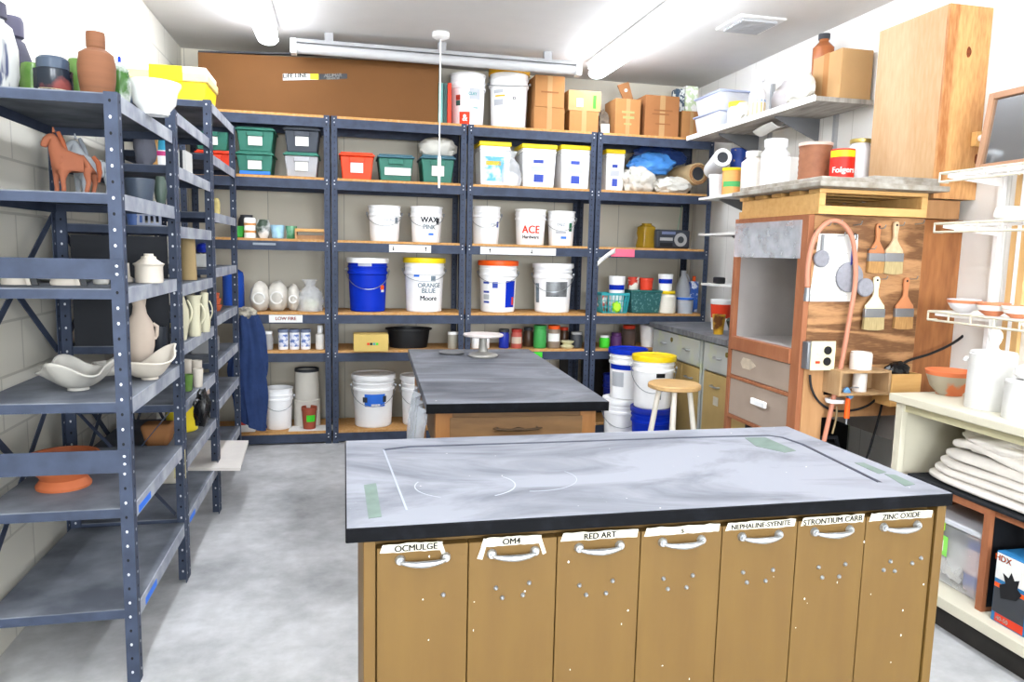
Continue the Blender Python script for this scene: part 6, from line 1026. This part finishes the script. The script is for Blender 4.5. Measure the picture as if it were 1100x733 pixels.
# middle unit
zz = Z2
simple('grey_sock_bag', G().blob((0, 0, 0), (.045, .05, .095), 6, .2), mat('grey_felt', 0x5B5C66, .9, bump=.3), 'grey cloth pouch beside the board on the middle unit', 'pouch', loc=(wx(156, 3.6, zz[1]+.08), 3.6, zz[1]+.080)); x = wx(165, 3.62, 1.9); simple('wood_slab', G().box(-.02, .02, -.01, .01, 0, .17), pine, 'upright pine board beside the grey pouch', 'board', loc=(x, 3.62, zz[1]+.001))
t = T('printed_bottle', 'small turquoise, pink and white bottle beside the pine board', 'bottle', (wx(173, 3.64, 1.9)+.005, 3.64, zz[1]+.001)); G().lathe([(0, 0), (.032, 0), (.034, .07), (.012, .15), (0, .15)], 16).build('body', white, t); patch(G(), 0, -1.5, 1.5, .08, .13, rz=lambda q: .034-.022*(q-.07)/.08).build('turquoise_top', mat('turquoise', 0x3FA8CE, .4), t); patch(G(), 0, -1.5, 1.5, .055, .075, rz=lambda q: .0345).build('pink_band', mat('magenta', 0xC63A7C, .4), t)
for k, (a, b_, m, lb) in enumerate([(193, 196, paper, 'thin pale book'), (196.5, 199, greyd, 'thin dark book'), (199.5, 203, paper, 'wider pale book')]):
    x = wx((a+b_)/2, 4.0, 1.95); simple('book', G().box(-.007, .007, -.08, .08, 0, .12), m, lb+' on the second shelf of the middle left unit', 'book', 'books on the middle left unit', loc=(x, 4.0, zz[1]+.001))
x, r_ = wx(145, 3.62, 1.62), .045; t = T('blue_tub', 'blue cup hanging low behind the near post on the middle unit', 'tub', (x, 3.62, zz[2]+.001)); G().lathe([(0, 0), (.03, 0), (.042, .11), (.046, .112), (.046, .12), (.04, .12), (.03, .01), (0, .01)], 22).build('body', mat('muted_blue', 0x5B79B8, .4), t)
x = wx(163, 3.64, 1.62); t = T('white_basket', 'small white slotted basket beside the blue cup', 'basket', (x, 3.64, zz[2]+.001)); g = G()
for k in range(5): g.box(-.05+.0225*k, -.04+.0225*k, -.05, -.045, 0, .11)
for k in range(3): g.box(-.05, .05, -.052, -.044, .045*k, .045*k+.014)
g.box(-.05, .05, -.044, .05, 0, .006); g.build('lattice', mat('pale_basket', 0xB9C0D4, .5), t)
t = T('cardboard_tube', 'tan cardboard tube standing on the middle left unit', 'cylinder', (wx(200, 4.0, 1.7), 4.0, zz[3]+.001)); G().lathe([(0, 0), (.042, 0), (.036, .205), (.03, .205), (.03, .01), (0, .01)], 20).build('tube_body', mat('tan_tube', 0xA08A62, .7), t)
for k in range(3): simple('tile_stack', G().box(-.07, .07, -.05, .05, 0, .014), mat('ochre_tile', 0xC0B47C, .6) if k == 2 else mat('dark_tile', 0x4A4844, .6), ['dark tile at the bottom of a small stack', 'dark tile in the middle of a small stack', 'yellowish tile on top of a small stack'][k]+' on the middle left unit', 'tile', 'stacked tiles', loc=(-.83, 3.95, zz[4]+.001+.0145*k))
for k, (pl, pr_, pt, lb, pf, y_) in enumerate([(186, 203, 312, 'round-bellied cream jug on the middle left unit', [(0, 0), (.6, 0), (1, .35), (.95, .6), (.5, .85), (.55, 1), (0, .95)], 3.64), (201, 217, 318, 'straight cream pitcher with a green rim', [(0, 0), (.75, 0), (.85, .1), (.7, .5), (.85, .9), (1, 1), (.9, 1), (0, .8)], 3.8), (214, 226, 315, 'cream pitcher with a tall spout near the far post', [(0, 0), (.8, 0), (1, .3), (.6, .7), (.7, 1), (0, .95)], 3.98)]):
    pot(lb, 'cream_jug', 'jug', pl, pr_, pt, zz[4], pf, mat('cream_earthenware', 0xBDB89E, .5, var=.05), y=y_, parts=lambda t, r, h: G().tube([(r*.8+.5*r*math.sin(PI*q/8), 0, h*(.3+.5*q/8)) for q in range(9)], r*.12, 8).build('loop_handle', mat('cream_earthenware', 0xBDB89E), t))
pot('small grey jug on the shelf beside the cream pitchers', 'grey_jug', 'jug', 199, 215, 300, zz[4], rnd_, greige, y=4.1, h=.10)
for k, (pl, pr_, pt, m, lb, y_) in enumerate([(195, 207, 380, glaze_g, 'green glazed mug on the sixth shelf of the middle unit', 3.75), (207, 218, 386, bisque, 'pale beaker beside the green mug', 3.85), (206, 217, 372, bisque, 'taller pale beaker at the back near the green mug', 4.05), (196, 206, 374, bisque, 'pale bowl behind the green mug', 4.0)]): pot(lb, 'small_mug', 'mug', pl, pr_, pt, zz[5], cup, m, y=y_, h=.08+.012*k)
simple('black_bag', G().blob((0, 0, 0), (.035, .06, .09), 9, .35), mat('bin_bag', 0x0F1012), 'black plastic bag hanging beside the second post of the left units', 'bag', loc=(XA+.045, 3.58, .745))
t = T('yellow_can', 'yellow can with a handle on the seventh shelf of the middle unit', 'can', (-.82, 4.02, zz[6]+.001)); G().lathe([(0, 0), (.07, 0), (.075, .005), (.075, .125), (.07, .13), (0, .13)], 24).build('body', mat('yellow_tin', 0xD8C22A, .4, var=.12, scale=14), t)
simple('brown_paper_bag', G().box(-.08, .07, -.06, .06, 0, .11, tx=.03), cardd, 'crumpled brown paper bag at the back of the middle unit', 'bag', loc=(wx(172, 3.72, .6), 3.72, zz[6]+.001), bevel=.02); simple('white_stone_block', G().box(-.06, .06, -.05, .05, 0, .12, tx=.02), mat('chalky', 0xC4BEB0, .9, var=.1), 'chalky white block on the lowest shelf of the middle unit', 'block', loc=(-.88, 4.0, zz[7]+.001), bevel=.01)
simple('note_card', G().box(-.0245, .0245, -.0009, 0, -.13, 0), mat('old_yellow_tag', 0xB8AE84, .8, var=.2, scale=30), 'faded yellowish tag on the second post of the left units', 'tag', loc=(XA-.022, 3.424-.0055, .60))
# far unit
q = Z3
simple('white_carton', G().box(-.07, .06, -.06, .06, 0, .075), paper, 'small white carton with a dark window on the far left unit', 'box', loc=(-.80, 4.62, q[3]+.001), bevel=.004); simple('blue_ball', G().lathe([(0, 0), (.03, .01), (.04, .03), (.03, .055), (0, .065)], 18), blued, 'dark blue round lid on the white carton', 'ball', loc=(-.80, 4.62, q[3]+.077))
simple('bright_orange_pots', G().lathe([(0, 0), (.05, 0), (.065, .035), (.05, .04), (.06, .075), (.045, .08), (.05, .11), (0, .11)], 24), mat('orange_pots', 0xB85A36, .6), 'stacked orange pots on the fifth shelf of the far left unit', 'pots', loc=(-.79, 4.78, q[4]+.001)); simple('grey_plastic_box', G().box(-.07, .07, -.08, .08, 0, .10), greyp, 'grey plastic box on the sixth shelf of the far left unit', 'box', loc=(-.82, 4.72, q[5]+.001), bevel=.012)
simple('shell_clay', G().lathe([(0, 0), (.09, 0), (.03, .13), (0, .14)], 14, wob=.08), mat('pinkish_shell', 0xB8A496, .8), 'conical pinkish piece on the seventh shelf of the far left unit', 'piece', loc=(-.86, 4.65, q[6]+.001))
pot('yellowish jar at the aisle side of the far left unit', 'yellow_jar', 'jar', 226, 236, 235, q[2]-.0, [(0, 0), (.9, 0), (1, .2), (1, .8), (.7, 1), (0, 1)], mat('dull_yellow_glaze', 0xB4A468, .5, var=.2, scale=20), y=4.75, h=.1)
p = [onslab(*v, z=.286) for v in ((192, 505), (258, 505), (267, 475), (206, 475))]
simple('white_board', G().prism(p, Z3[7]+.001, Z3[7]+.016, 'xy'), mat('melamine', 0xD6D0C8, .5), 'white board sticking out into the aisle from the lowest shelf of the far unit', 'board')
# ------------------------------------------------------------------ world and output
w = bpy.data.worlds.new('world'); bpy.context.scene.world = w; w.use_nodes = True; w.node_tree.nodes['Background'].inputs[0].default_value = (.8, .85, 1, 1); w.node_tree.nodes['Background'].inputs[1].default_value = .3
sc = bpy.context.scene; sc.view_settings.view_transform = 'Standard'; sc.view_settings.look = 'None'; sc.view_settings.gamma = 1; sc.view_settings.use_curve_mapping = False; sc.view_settings.exposure = 1.4
sc.cycles.use_denoising = True; sc.cycles.max_bounces = 8; sc.cycles.diffuse_bounces = 4; sc.cycles.transparent_max_bounces = 12; sc.cycles.sample_clamp_indirect = 6; sc.cycles.caustics_reflective = False; sc.cycles.caustics_refractive = False
